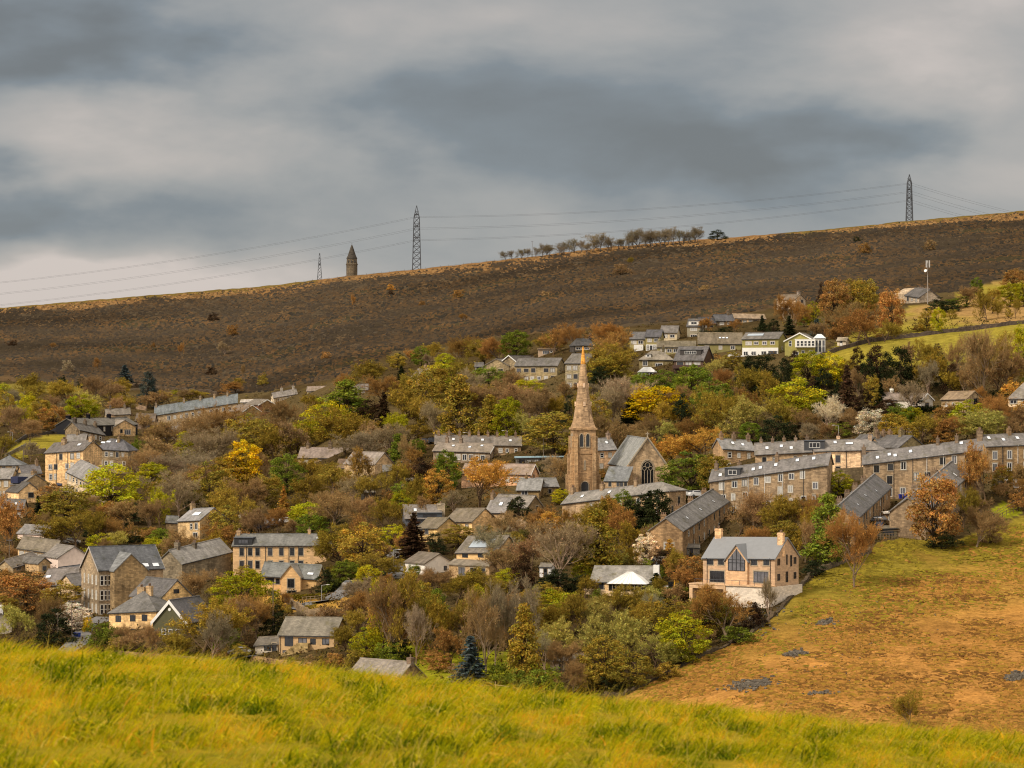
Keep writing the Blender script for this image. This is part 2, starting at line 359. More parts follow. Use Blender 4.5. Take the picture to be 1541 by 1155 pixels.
# ---------------------------------------------------------------- buildings
BOX = []
LM = []                                   # landmarks for labels: (phrase, px, py)
_wc = {}
def win_mesh(w, h, st):
    """window casing facing -y (stone surround + painted casing with bars) and its pane"""
    k_ = (round(w, 2), round(h, 2), st)
    if k_ in _wc: return _wc[k_]
    f = MB(); s = .17; fr = .085; w2, h2 = w/2, h/2
    dark = 'd' in st; P = 0 if dark else 1
    if 'n' not in st:
        f.box((-w2-s, -.035, h2), (w2+s, .03, h2+.24), 2); f.box((-w2-s, -.07, -h2-.16), (w2+s, .03, -h2), 2)
        f.box((-w2-s, -.03, -h2), (-w2, .03, h2), 2); f.box((w2, -.03, -h2), (w2+s, .03, h2), 2)
    for a, b in (((-w2, -.05, -h2), (-w2+fr, .03, h2)), ((w2-fr, -.05, -h2), (w2, .03, h2)), ((-w2+fr, -.05, h2-fr), (w2-fr, .03, h2)), ((-w2+fr, -.05, -h2), (w2-fr, .03, -h2+fr))): f.box(a, b, P)
    if w > 1.0:
        n = max(1, round(w/.8)-1)
        for i in range(n):
            x = -w2+w*(i+1)/(n+1); f.box((x-.04, -.045, -h2+fr), (x+.04, .03, h2-fr), P)
    elif h > 1.1 and 'p' not in st: f.box((-w2+fr, -.047, -.04), (w2-fr, .03, .05), P)
    p = MB(); p.box((-w2+.02, -.012, -h2+.02), (w2-.02, .025, h2-.02))
    g = M_BLIND if 'b' in st else M_GLASS
    _wc[k_] = (f.make('window', [M_DARKP, M_WHITE, M_SURR]), p.make('pane', [g])); return _wc[k_]
_dc = {}
def door_mesh(w, h, white):
    if (w, h, white) not in _dc:
        f = MB(); f.box((-w/2-.15, -.04, 0), (-w/2, .03, h), 1); f.box((w/2, -.04, 0), (w/2+.15, .03, h), 1); f.box((-w/2-.15, -.045, h), (w/2+.15, .03, h+.22), 1)
        f.box((-w/2, -.02, 0), (w/2, .03, h), 0); f.box((-w/2+.12, -.03, h*.55), (w/2-.12, .02, h-.15), 2); f.box((w/2-.16, -.06, h*.46), (w/2-.1, -.02, h*.5), 2)
        _dc[(w, h, white)] = f.make('door', [M_WHITE if white else M_DARKP, M_SURR, M_GLASS])
    return _dc[(w, h, white)]
class House: pass
def core(name, label, cat, org, th, L, Wd, h, rise, sl=0.0, roof='gable', hx=None, wall=(150,120,86), wallm=None, slate=(118,113,110), slatem=None, over=.3, below=4.0, base_rel=0.0,
         gable2=None, ridge_line=True):
    e = empty(name, org, th); tag(e, label, cat); H = House(); H.e = e; H.L, H.W, H.h, H.rise, H.sl = L, Wd, h, rise, sl; H.pitch = rise/(Wd/2) if roof != 'mono' else rise/Wd; H.roof_t = roof
    wc = lin(wall); scol = lin(slate); hx = (min(Wd/2, L*.3) if hx is None else hx)
    hL = hx if roof in ('hip', 'hipL') else 0; hR = hx if roof in ('hip', 'hipR') else 0
    z = lambda x, zz: zz+sl*x
    # walls
    m = MB(); b = -below; t = h-.12
    C = [(0, 0), (L, 0), (L, Wd), (0, Wd)]
    if roof == 'mono':
        V = [(x, y, b+sl*x) for x, y in C]+[(x, y, z(x, t+(rise if y > 0 else 0))) for x, y in C]; Fc = [(0,1,5,4),(1,2,6,5),(2,3,7,6),(3,0,4,7),(4,5,6,7)]
    else:
        V = [(x, y, b+sl*x) for x, y in C]+[(x, y, z(x, t)) for x, y in C]; Fc = [(0,1,5,4),(2,3,7,6)]
        ra = z(0, t+rise); rb = z(L, t+rise)
        V += [(0, Wd/2, ra), (L, Wd/2, rb)]
        Fc += [(3,0,4,8,7) if not hL and roof != 'flat' else (3,0,4,7), (1,2,6,9,5) if not hR and roof != 'flat' else (1,2,6,5)]
        if roof == 'flat': Fc.append((4,5,6,7))
    m.add(V, Fc); H.wall = m.ob('wall', [wallm or M_STONE], e, wc)
    # roof
    o = over; m = MB(); th_ = .2
    if roof == 'flat':
        m.box((-o, -o, h-.1), (L+o, Wd+o, h+.22), 0, sl); H.roof = m.ob('roof', [slatem or M_SLATE], e, scol)
    else:
        ez = h-o*H.pitch
        if roof == 'mono':
            T = [(-o, -o, ez), (L+o, -o, ez), (L+o, Wd+o*.3, h+rise+.3*o*H.pitch), (-o, Wd+o*.3, h+rise+.3*o*H.pitch)]; top = [(0,1,2,3)]; bd = [0,1,2,3]
        else:
            T = [(-o, -o, ez), (L+o, -o, ez), (L+o, Wd+o, ez), (-o, Wd+o, ez), ((hL if hL else -o), Wd/2, h+rise), ((L-hR) if hR else L+o, Wd/2, h+rise)]
            top = [(0,1,5,4), (2,3,4,5)]; bd = [0, 1]
            if hR: top.append((1,2,5))
            else: bd += [5]
            bd += [2, 3]
            if hL: top.append((3,0,4))
            else: bd += [4]
        n = len(T); V = [(x, y, z(x, zz+.03)) for x, y, zz in T]+[(x, y, z(x, zz-th_)) for x, y, zz in T]
        Fc = top+[tuple(i+n for i in reversed(f)) for f in top]+[(bd[i], bd[i]+n, bd[(i+1) % len(bd)]+n, bd[(i+1) % len(bd)]) for i in range(len(bd))]
        m.add(V, Fc)
        H.roof = m.ob('roof', [slatem or M_SLATE], e, scol)
        if roof != 'mono' and ridge_line:
            r = MB(); a_, b_ = T[4], T[5]
            r.box((a_[0], Wd/2-.16, h+rise-.06), (b_[0], Wd/2+.16, h+rise+.12), 0, sl)
            r.ob('ridge_tiles', [M_SLATE], H.roof, tuple(c*1.25 for c in scol))
    g = MB(); g.box((-.05, -o-.12, h-o*H.pitch-.16), (L+.05, -o-.02, h-o*H.pitch-.03), 0, sl); g.ob('gutter', [M_DARKP], H.roof)
    H.z = z; return H
def place(H, me_o, x, y, zz, rot, parent=None, name='window', color=None):
    return ob(name, me_o, parent or H.e, color, loc=(x, y, zz), rot=(0, 0, rot))
def window(H, face, u, zz, w=1.0, h=1.35, st='w'):
    """face f: y=0, u along x (m); r: x=L, u along y; l: x=0"""
    f, p = win_mesh(w, h, st)
    if face == 'f': x, y, r = u, 0, 0
    elif face == 'r': x, y, r = H.L, u, math.pi/2
    elif face == 'l': x, y, r = 0, u, -math.pi/2
    elif face == 'k': x, y, r = u, H.W, math.pi
    a = place(H, f, x, y, zz+H.sl*x, r); ob('pane', p, a)
def grid(H, face, nc, rows, w=1.0, h=1.35, st='w', seed=1, skip=.1, u0=.06, u1=.94, jit=.2, top=1.55, step=2.75, mix=0.0):
    r = random.Random(seed); ln = H.L if face in 'fk' else H.W
    for j in range(rows):
        for i in range(nc):
            if r.random() < skip: continue
            u = ln*(u0+(u1-u0)*(i+.5)/nc)+r.uniform(-jit, jit); s = st
            if r.random() < mix: s = 'd' if 'w' in st else 'w'
            if r.random() < .28: s += 'b'
            window(H, face, u, H.h-top-step*j, w*r.choice((1, 1, .9, .75) if jit else (1,)), h*r.choice((1, 1, .9, .8) if jit else (1,)), s)
def door(H, face, u, zz=0.0, w=1.0, h=2.1, white=True):
    x, y, r = (u, 0, 0) if face == 'f' else (H.L, u, math.pi/2) if face == 'r' else (0, u, -math.pi/2)
    place(H, door_mesh(w, h, white), x, y, zz+H.sl*x, r, name='door')
def chimney(H, fu, fv=.5, w=.75, d=1.3, up=1.25, pots=3, wall=None, down=.9):
    m = MB(); x = H.L*fu; y = H.W*fv; zr = H.h+H.rise*(1-abs(fv-.5)*2)+H.sl*x
    m.box((x-w/2, y-d/2, zr-down), (x+w/2, y+d/2, zr+up)); m.box((x-w/2-.07, y-d/2-.07, zr+up-.3), (x+w/2+.07, y+d/2+.07, zr+up-.12)); m.box((x-w/2-.03, y-d/2-.03, zr+up), (x+w/2+.03, y+d/2+.03, zr+up+.08))
    for i in range(pots): m.lathe([(.13, zr+up+.05), (.11, zr+up+.5), (.14, zr+up+.52), (.13, zr+up+.6)], 8, (x, y-d/2+d*(i+.5)/pots), 1)
    return m.ob('chimney', [M_STONE, M_POT], H.roof, wall or tuple(c*k_ for c, k_ in zip(H.wall.color[:3], (.6, .62, .7))))
def rooflight(H, fu, fs, w=.85, h=1.2, mat=None, name='rooflight'):
    """fs: 0 eave .. 1 ridge on the front slope"""
    x = H.L*fu; y = fs*H.W/2; zz = H.h+fs*H.rise+H.sl*x+.02; a = math.atan(H.pitch)
    Mx = Matrix.Translation((x, y, zz)) @ Matrix.Rotation(math.atan(H.sl), 4, 'Y').inverted() @ Matrix.Rotation(a, 4, 'X')
    m = MB(); m.box((-w/2, -h/2, -.05), (w/2, h/2, .09), 0, 0, Mx); m.box((-w/2+.07, -h/2+.07, .05), (w/2-.07, h/2-.07, .1), 1, 0, Mx)
    m.ob(name, [M_DARKP if name == 'rooflight' else M_STEEL, mat or M_LIGHTG], H.roof)
def dormer(H, fu, w=3, hh=1.5, fs=.15, white=True, wall=(70,70,72)):
    x = H.L*fu; y = fs*H.W/2; zz = H.h+fs*H.rise+H.sl*x; m = MB(); dpt = hh/max(.3, H.pitch)+.3
    m.box((x-w/2, y, zz-.3), (x+w/2, min(y+dpt, H.W*.55), zz+hh), 0); m.box((x-w/2-.15, y-.2, zz+hh), (x+w/2+.15, min(y+dpt+.2, H.W*.58), zz+hh+.15), 1)
    d = m.ob('dormer', [M_PAINT, M_STEEL], H.roof, lin(wall)); f, p = win_mesh(w*.55, hh*.62, 'wn' if white else 'dn'); p2 = MB()
    a = ob('dormer_window', f, H.roof, loc=(x, y-.005, zz+hh*.5))
    a2 = ob('dormer_pane', p, H.roof, loc=(x, y-.006, zz+hh*.5))
def pipe(H, fu, white=False, top=None):
    x = H.L*fu; t = top or H.h-.3; m = MB(); m.tube((x, -.09, -3+H.sl*x), (x, -.09, t+H.sl*x), .06, n=5); m.tube((x, -.09, t+H.sl*x), (x, -.36, t+.16+H.sl*x), .06, n=5)
    m.ob('drainpipe', [M_WHITE if white else M_DARKP], H.e)
def bargeboard(H, end='l', d=.28, col=None):
    o = .36; x0 = (-o-.03) if end == 'l' else H.L+.3; m = MB(); p = H.pitch
    for s in (0, 1):
        y0 = -o if s == 0 else H.W+o; y1 = H.W/2; z0 = H.h-o*p; z1 = H.h+H.rise
        V = [(x0, y0, z0-d), (x0, y1, z1-d), (x0, y1, z1+.06), (x0, y0, z0+.06)]; V = [(a, b, c+H.sl*x0) for a, b, c in V]+[(a+.06, b, c+H.sl*x0) for a, b, c in V]
        m.add(V, [(0,1,2,3),(7,6,5,4),(0,4,5,1),(1,5,6,2),(2,6,7,3),(3,7,4,0)])
    m.ob('bargeboard', [M_WHITE if col is None else M_PAINT], H.roof, None if col is None else lin(col))
def row(name, label, lm, x0, ye0, x1, ye1, yb, dD, Wd, rise, cat='house', gy=None, **k):
    """a building whose eaves run from photo point (x0,ye0) to (x1,ye1); its left front foot stands at photo row yb"""
    D0 = gD(x0, gy or yb); P0 = W(x0, ye0, D0); P1 = W(x1, ye1, D0+dD); d = P1-P0; L = math.hypot(d.x, d.y); th = math.atan2(d.y, d.x)
    h = (yb-ye0)*D0/F; LM.append((lm, (x0+x1)/2, (ye0+yb)/2)); BOX.append((x0-8, min(ye0, ye1)-16, x1+8, min(yb, max(ye0, ye1)+30)))
    return core(name, label, cat, Vector((P0.x, P0.y, P0.z-h)), th, L, Wd, h, rise, d.z/L, **k)
def gab(name, label, lm, x0, x1, ye, yb, depth, rise, dD=0.0, cat='house', **k):
    """a building whose gable faces us between photo columns x0 and x1, eaves at row ye, foot at row yb; dD: how much farther its right corner is"""
    D0 = gD((x0+x1)/2, yb); P0 = W(x0, ye, D0-dD/2); P1 = W(x1, ye, D0+dD/2); P0.z = P1.z = W(x0, ye, D0).z
    d = P1-P0; Wd = math.hypot(d.x, d.y); th = math.atan2(d.y, d.x)+math.pi/2; h = (yb-ye)*D0/F; LM.append((lm, (x0+x1)/2, (ye+yb)/2)); BOX.append((x0-4, ye-14, x1+4, yb))
    return core(name, label, cat, Vector((P1.x, P1.y, P1.z-h)), th, depth, Wd, h, rise, 0.0, **k)
# ---------------------------------------------------------------- the town
DK = (142,117,88); MD = (152,122,88); LT = (196,158,114); PK = (206,162,130); TAN = (200,164,116); OLV = (118,108,74)
SL = (126,122,120); SD = (98,96,97); SB = (124,110,94); SLL = (150,148,146)
# --- right: detached modern house on its terrace
H = row('detached_house', 'modern tan stone detached house with glazed gable and smooth grey roof', 'the modern detached house', 1058,838,1166,839,877,-8.8,9,3.6, wallm=M_NEWSTONE, wall=(190,155,118), slate=(124,124,124), slatem=M_METAL, ridge_line=False, over=.25, below=7, gy=908)
for u in (.105,.255,.715,.885): window(H,'f',H.L*u,4.05,1.25,1.2,'d')
for u in (.2,.81): window(H,'f',H.L*u,1.25,3.1,2.1,'d')
window(H,'f',H.L*.5,1.25,2.9,2.3,'d')
m = MB(); x = H.L*.49; w = 2.3; zt = H.h+2.6; m.add([(x-w,-.5,-1),(x+w,-.5,-1),(x+w,-.5,H.h-.1),(x,-.5,zt),(x-w,-.5,H.h-.1),(x-w,.2,-1),(x+w,.2,-1),(x+w,.2,H.h-.1),(x,.2,zt),(x-w,.2,H.h-.1)],[(0,1,2,3,4),(1,6,7,2),(0,4,9,5),(5,9,8,7,6)])
gb = m.ob('gable_bay',[M_NEWSTONE],H.e,lin((190,155,118)))
m = MB(); ra = 2.4
for s in (-1,1): m.add([(x,-.8,zt+.1),(x+s*(w+.4),-.8,H.h-.55),(x+s*(w+.4),1.0,H.h-.55),(x,3.6,zt+.1),(x,-.8,zt-.08),(x+s*(w+.4),-.8,H.h-.73),(x+s*(w+.4),1.0,H.h-.73),(x,3.6,zt-.08)],[(0,1,2,3),(7,6,5,4),(0,4,5,1),(1,5,6,2)])
m.ob('gable_roof',[M_METAL],H.e,lin((116,116,116)))
m = MB(); m.add([(x-1.75,-.55,2.7),(x+1.75,-.55,2.7),(x+1.75,-.55,H.h-.2),(x,-.55,zt-.75),(x-1.75,-.55,H.h-.2)],[(0,1,2,3,4)]); gw = m.ob('gable_window',[M_GLASS],gb)
m = MB()
for u in (-1.75,-.9,0,.9,1.75): m.box((x+u-.06,-.62,2.7),(x+u+.06,-.5,(H.h-.2)+(1-abs(u)/1.75)*2.0))
for zz in (2.65,4.1,H.h-.2): m.box((x-1.78,-.6,zz-.05),(x+1.78,-.5,zz+.05))
m.ob('glazing_bars',[M_DARKP],gw)
for u in (.16,.84):
    for zz in (1.2,4.0): window(H,'r',H.W*u,zz,1.0,1.25,'dn')
window(H,'r',H.W*.5,1.1,.9,2.0,'dn'); window(H,'r',H.W*.5,4.3,.5,1.9,'dn'); window(H,'r',H.W*.68,4.0,.7,2.1,'dn')
chimney(H,.05,.5,1.3,.8,1.5,2,lin((200,160,118)),1.4); chimney(H,.97,.35,1.1,.9,1.9,2,lin((200,160,118)),2.4)
pipe(H,.06); pipe(H,.94)
BOX.append((1046,830,1212,906)); H1 = H
e = empty('garden_terrace', H1.e.location, H1.e.rotation_euler.z); tag(e, 'pale stone garden terrace with open bay and white block wall under the modern house', 'terrace wall')
m = MB(); m.box((-1.2,-3.0,-4.6),(-.5,0,-.05)); m.box((-.5,-3.0,-.75),(6.6,-.02,-.05)); m.box((6.2,-3.0,-4.6),(6.6,-.02,-.75)); m.box((-.5,-.4,-4.6),(6.2,-.02,-.75)); m.box((-1.3,-3.1,-.05),(H1.L+.3,-.02,.12)); m.ob('stone_bay',[M_NEWSTONE],e,lin((186,154,120)))
m = MB(); m.box((6.6,-2.8,-5.5),(H1.L+.2,-.02,-.05)); m.box((H1.L+.2,-2.8,-5.5),(H1.L+.5,9.5,-.1)); m.ob('block_wall',[M_NEWSTONE],e,lin((200,186,168)))
m = MB(); [m.box((i*1.6,-3.0,.12),(i*1.6+.05,-2.95,1.0)) for i in range(11)]; m.box((0,-3.0,.95),(16.05,-2.95,1.02)); m.ob('railing',[M_STEEL],e)
# --- terraces on the right
T1 = row('terraced_houses', 'long dark stone terrace with many white windows stepping above the modern house', 'the long dark terrace', 1068,723.5,1245,698.5,784,-6.5,8,2.4, wall=DK, slate=SL, below=6)
grid(T1,'f',9,3,1.15,1.65,'w',4,.12,mix=.25,top=1.5)
for u in (.12,.33,.47,.62,.8): pipe(T1,u,u in (.33,.47,.62))
for u,s in ((.08,.4),(.36,.5),(.42,.55),(.55,.6),(.73,.75),(.87,.7)): rooflight(T1,u,s)
dormer(T1,.19,3.4,1.7); chimney(T1,.03); chimney(T1,.22,.62); chimney(T1,.55,.5); window(T1,'r',4,2.5,.8,1.2,'d')
T2 = row('terraced_houses', 'long dark stone terrace behind two roofs that climb the slope', 'the upper dark terrace', 1299,697.5,1477,676,748,-4,8,2.3, wall=DK, slate=SL, below=6)
grid(T2,'f',8,3,1.15,1.75,'w',9,.15,mix=.4,top=1.5)
for u in (.26,.42,.54,.68,.88): pipe(T2,u,u in (.54,.68))
for u,s in ((.12,.4),(.22,.55),(.27,.4),(.4,.6),(.83,.8)): rooflight(T2,u,s)
chimney(T2,.0,.5,.9,1.6); chimney(T2,.63); chimney(T2,.79); chimney(T2,.985,.5,1.2,2.0,1.6,4)
T3 = row('terraced_houses', 'short stone terrace with tall white windows at the right edge', 'the terrace at the right edge', 1484,670.5,1572,667,712,3,8,2.4, wall=(140,112,78), slate=SL, below=6)
for u in (.15,.4,.68,.92):
    for zz in (H.h*0+4.1,1.3): window(T3,'f',T3.L*u,zz,1.1,1.9,'wp' if u!=.68 else 'wb')
for u in (.28,.54): pipe(T3,u,u==.54)
rooflight(T3,.12,.7); rooflight(T3,.35,.5); rooflight(T3,.6,.6); chimney(T3,.0,.5,1.0,1.8); chimney(T3,.5)
T5 = row('terraced_houses', 'pale tan rendered terrace with hipped end between two dark terraces', 'the pale tan terrace', 1226,678,1332,675,718,-1,8,2.3, wall=(214,176,134), slate=SL, roof='hipR', below=5)
for u,zz in ((.33,4.1),(.33,1.5),(.58,1.0),(.08,4.1),(.75,4.4),(.9,4.5)): window(T5,'f',T5.L*u,zz,.95,1.6,'d')
for u in (.17,.45,.66): pipe(T5,u)
dormer(T5,.0,4.6,1.9); rooflight(T5,.3,.75); rooflight(T5,.5,.6,1.8,.9); chimney(T5,.35,.6); chimney(T5,.8,.6)
T6 = row('terraced_houses', 'low stone terrace with row of chimneys left of the pale tan terrace', 'the terrace with many chimneys', 1137,683,1224,678.6,712,-1,8,2.5, wall=(150,124,94), slate=SL, below=5)
grid(T6,'f',5,2,.9,1.4,'d',11,.2,mix=.3)
for u in (.1,.3,.5,.7,.9): chimney(T6,u,.55,.7,1.2,1.1)
for u,s in ((.2,.5),(.45,.6),(.62,.4)): rooflight(T6,u,s)
T7 = row('terraced_houses', 'grey slate roofs peeping out behind orange tree above dark terrace', 'the half-hidden slate roofs', 1088,674,1136,677,702,2,8,2.3, wall=MD, slate=SLL, below=5)
grid(T7,'f',3,2,.9,1.3,'w',3); chimney(T7,.1); chimney(T7,.5); chimney(T7,.95); rooflight(T7,.4,.6); rooflight(T7,.7,.5)
T8 = gab('stone_house', 'stone house with slate roof and gable behind the upper dark terrace', 'the gabled house behind the upper terrace', 1352,1392,672,706,16,2.6,6, wall=(130,112,76), slate=SD)
window(T8,'l',3.5,4,.9,1.2,'d'); chimney(T8,.2); chimney(T8,.7)
T9 = row('terraced_houses', 'back row of slate roofed houses right of the pale tan terrace', 'the back row of slate roofs', 1330,674,1358,673,705,2,8,2.5, wall=MD, slate=SL)
chimney(T9,.1); chimney(T9,.45); chimney(T9,.8); rooflight(T9,.6,.5)
# rows running away up the slope
R1 = row('terraced_houses', 'slate roofed row running up the slope just behind the modern house', 'the row behind the modern house', 1027,797,1105,747,842,46,7,2.5, wall=(148,116,80), slate=(116,114,113), below=6)
grid(R1,'f',9,2,1.0,1.4,'w',21,.1,mix=.5); window(R1,'l',3.4,2.8,1.0,1.3,'w'); window(R1,'l',2.2,2.8,.8,1.2,'w')
for u in (.03,.28,.52,.78): chimney(R1,u,.62,.7,1.1,.9)
for u in (.2,.45,.7): rooflight(R1,u,.4,.6,.8); pipe(R1,u)
R2 = row('terraced_houses', 'steep slate roofed row climbing between the two dark terraces', 'the middle climbing row', 1287,780,1340,731,822,42,7,2.6, wall=DK, slate=(112,110,110), below=6)
grid(R2,'f',9,2,1.0,1.5,'d',22,.1,mix=.3)
for u in (.03,.2,.4,.62,.85): chimney(R2,u,.68,.7,1.1,.9)
for u,s in ((.25,.4),(.5,.5),(.72,.3)): rooflight(R2,u,s,.5,.7); pipe(R2,u)
R3 = row('terraced_houses', 'slate roofed row climbing at the right partly behind rusty round tree', 'the right climbing row', 1393,769,1460,711,812,42,7.5,2.8, wall=DK, slate=(120,117,116), below=6)
grid(R3,'f',8,2,1.0,1.5,'d',23,.1,mix=.5)
for u in (.3,.55,.72): chimney(R3,u,.7,.9,1.4,1.0)
rooflight(R3,.8,.4)
H = row('outbuilding', 'small flat stone outbuilding in yard between the climbing rows', 'the yard outbuilding', 1312,782,1333,781,796,0,4,.5, wall=OLV, slate=SD, roof='mono', below=3); door(H,'f',1.6,0,1.0,2.0,False); rooflight(H,.3,.5); rooflight(H,.6,.5)
H = row('outbuilding', 'low dark garage with wide opening beside the middle climbing row', 'the low dark garage', 1322,795,1350,794,808,0,5,.3, wall=(84,76,58), slate=(120,112,96), roof='mono', below=3); window(H,'f',2.0,.9,2.2,1.3,'dn')
H = row('outbuilding', 'white topped flat outbuilding against gable of right climbing row', 'the white topped outbuilding', 1332,772,1349,771,790,0,4,.2, wall=MD, slate=(220,214,205), roof='flat', below=3); window(H,'f',1.2,1.4,.9,.9,'w')
# low terrace by the church
H = row('terraced_houses', 'long low hipped stone terrace just below the church', 'the terrace below the church', 846,757,1007,737.5,793,-15,8,2.2, wall=(170,138,100), slate=(132,128,124), roof='hipR', hx=4, below=6)
grid(H,'f',10,2,.95,1.35,'w',31,.12,mix=.2); window(H,'r',4.6,3.0,.8,2.0,'d'); window(H,'r',1.5,1.2,.8,1.4,'d')
rooflight(H,.15,.5); rooflight(H,.4,.6); chimney(H,.02); chimney(H,.3); chimney(H,.62)
# --- church
H = row('church', 'stone church with steep slate roof and tall traceried gable window', 'the church', 916,695.6,945,701,727,-20,9.9,6.8, cat='church', wall=(172,142,106), slate=(140,142,142), over=.2, below=4)
cy = H.W/2
m = MB(); gz = 3.9; hw = 1.55
for i in range(5): m.box((H.L+.02, cy-hw+i*2*hw/4-.06, -.4), (H.L+.16, cy-hw+i*2*hw/4+.06, gz))
m.box((H.L+.02, cy-hw-.3, -.75), (H.L+.2, cy+hw+.3, -.45))
arc = [(hw*math.cos(a), gz+2.3*math.sin(a)**.9) for a in np.linspace(0.001, math.pi-.001, 17)]
for r0 in (1.0, 1.14):
    for a, b in zip(arc, arc[1:]): m.tube((H.L+.08, cy+a[0]*r0, gz+(a[1]-gz)*r0), (H.L+.08, cy+b[0]*r0, gz+(b[1]-gz)*r0), .1, n=5)
for c, r_ in (((0, gz+1.25), .62), ((-.78, gz+.45), .48), ((.78, gz+.45), .48)):
    pts = [(c[0]+r_*math.cos(t), c[1]+r_*math.sin(t)) for t in np.linspace(0, 2*math.pi, 13)]
    for a, b in zip(pts, pts[1:]): m.tube((H.L+.1, cy+a[0], a[1]), (H.L+.1, cy+b[0], b[1]), .07, n=4)
tr = m.ob('tracery_window', [M_SURR], H.e)
m = MB(); V = [(H.L+.03, cy-hw, -.45), (H.L+.03, cy+hw, -.45)]+[(H.L+.03, cy+x, z) for x, z in arc]; m.add(V, [tuple(range(len(V)))]); m.ob('pane', [M_GLASS], tr)
m = MB()
for s in (0, H.W):
    m.box((H.L-.1, s-.45, -3), (H.L+.9, s+.45, H.h-1.2)); m.box((H.L-.1, s-.35, H.h-1.2), (H.L+.5, s+.35, H.h-.2))
m.ob('buttress', [M_STONE], H.e, H.wall.color[:3])
m = MB(); m.box((H.L-.1,cy-.12,H.h+H.rise-.1),(H.L+.1,cy+.12,H.h+H.rise+1.3)); m.box((H.L-.1,cy-.45,H.h+H.rise+.7),(H.L+.1,cy+.45,H.h+H.rise+.9)); m.ob('cross',[M_SURR],H.roof)
for s in (0,1):
    mm = MB(); y0,y1 = (-.3,cy) if s==0 else (H.W+.3,cy); z0=H.h-.3*H.pitch; z1=H.h+H.rise
    mm.add([(H.L+.12,y0,z0-.3),(H.L+.12,y1,z1-.3),(H.L+.12,y1,z1+.22),(H.L+.12,y0,z0+.22),(H.L+.4,y0,z0-.3),(H.L+.4,y1,z1-.3),(H.L+.4,y1,z1+.22),(H.L+.4,y0,z0+.22)],[(0,1,2,3),(7,6,5,4),(0,4,5,1),(1,5,6,2),(2,6,7,3),(3,7,4,0)]); mm.ob('gable_coping',[M_SURR],H.roof)
CH = H
# aisle with lean-to roof, part of the church
D0 = gD(916,727)-25.5; A = W(909,723,D0); B = W(944.2,721.5,D0-1.5); th = math.atan2(B.y-A.y, B.x-A.x)
X = core('x', 'x', 'x', Vector((A.x, A.y, W(909,733.5,D0).z)), th, (B-A).length, 6, (733.5-723)*D0/F, 3.3, 0, roof='mono', wall=(160,130,96), slate=(138,140,140), over=.15)
for c in (X.wall, X.roof):
    c.parent = CH.e; c.matrix_parent_inverse = Matrix.Identity(4)
    bpy.context.view_layer.update(); c.matrix_basis = CH.e.matrix_world.inverted() @ X.e.matrix_world
X.wall.name = 'aisle_wall'; X.roof.name = 'aisle_roof'
for u in (.25, .6, .75, .92):
    f, p = win_mesh(.7, 1.1, 'd'); o = ob('window', f, CH.e); o.matrix_basis = CH.e.matrix_world.inverted() @ X.e.matrix_world @ Matrix.Translation((X.L*u, 0, .85)); ob('pane', p, o)
bpy.data.objects.remove(X.e)
H = row('stone_house', 'house with white windows and slate roof tucked between spire and church', 'the house behind the church', 897,676.5,927,675,706,2,8,2.8, wall=(188,154,120), slate=SLL, below=5); grid(H,'f',2,2,.9,1.4,'w',5,0); rooflight(H,.7,.6); chimney(H,.9)
# --- church tower and spire
D0 = gD(878,742); P = W(877.5,742,D0); hw = 2.75
e = empty('church_tower', P, rad(8)); tag(e, 'brown stone church tower with tall lichen tipped octagonal spire', 'church tower'); LM.append(('the church spire', 878, 650)); sc_ = D0/F
ht = 96*sc_; hs = 126*sc_
m = MB(); m.box((-hw,-hw,-5),(hw,hw,ht)); m.box((-hw-.35,-hw-.35,ht),(hw+.35,hw+.35,ht+.45)); m.box((-hw-.15,-hw-.15,ht*.62),(hw+.15,hw+.15,ht*.62+.25))
m.ob('wall',[M_STONE],e,lin((140,112,82)))
for sx in (-1,1):
    for sy in (-1,1):
        m = MB(); k0 = .75
        for (q, z0, z1) in ((1.25,-4,ht*.3),(.85,ht*.3,ht*.62),(.5,ht*.62,ht*.9)):
            m.box(tuple(min(a,b) for a,b in zip((sx*(hw-.9),sy*(hw-.1),z0),(sx*(hw-.05),sy*(hw+q),z1))),tuple(max(a,b) for a,b in zip((sx*(hw-.9),sy*(hw-.1),z0),(sx*(hw-.05),sy*(hw+q),z1))))
            m.box(tuple(min(a,b) for a,b in zip((sx*(hw-.1),sy*(hw-.9),z0),(sx*(hw+q),sy*(hw-.06),z1-.04))),tuple(max(a,b) for a,b in zip((sx*(hw-.1),sy*(hw-.9),z0),(sx*(hw+q),sy*(hw-.06),z1-.04))))
        m.ob('buttress',[M_STONE],e,lin((158,126,90)))
m = MB(); r0 = hw*1.08; prof = [(r0,ht+.45)]
for t in (.02,.1,.25,.42,.6,.74): prof.append((r0*(1-t)*(1-.12*math.sin(t*3.1)),ht+.45+hs*t))
prof += [(r0*.25,ht+hs*.75),(r0*.25,ht+hs*.765),(r0*.215,ht+hs*.78)]
m.lathe(prof,8,rot=rad(22.5)); 
for sx in (-1,1):
    for sy in (-1,1): m.add([(sx*hw,sy*hw,ht+.45),(sx*hw*.35,sy*hw*1.02,ht+.45),(sx*hw*1.02,sy*hw*.35,ht+.45),(sx*hw*.52,sy*hw*.52,ht+4.6)],[(0,1,3),(1,2,3),(2,0,3),(2,1,0)])
sp = m.ob('spire',[M_STONE],e,lin((152,122,90)))
m = MB(); m.lathe([(r0*.215,ht+hs*.78),(r0*.17,ht+hs*.85),(r0*.075,ht+hs*.965),(.05,ht+hs)],8,rot=rad(22.5)); m.ob('spire_tip',[M_STONE],sp,lin((186,128,56)))
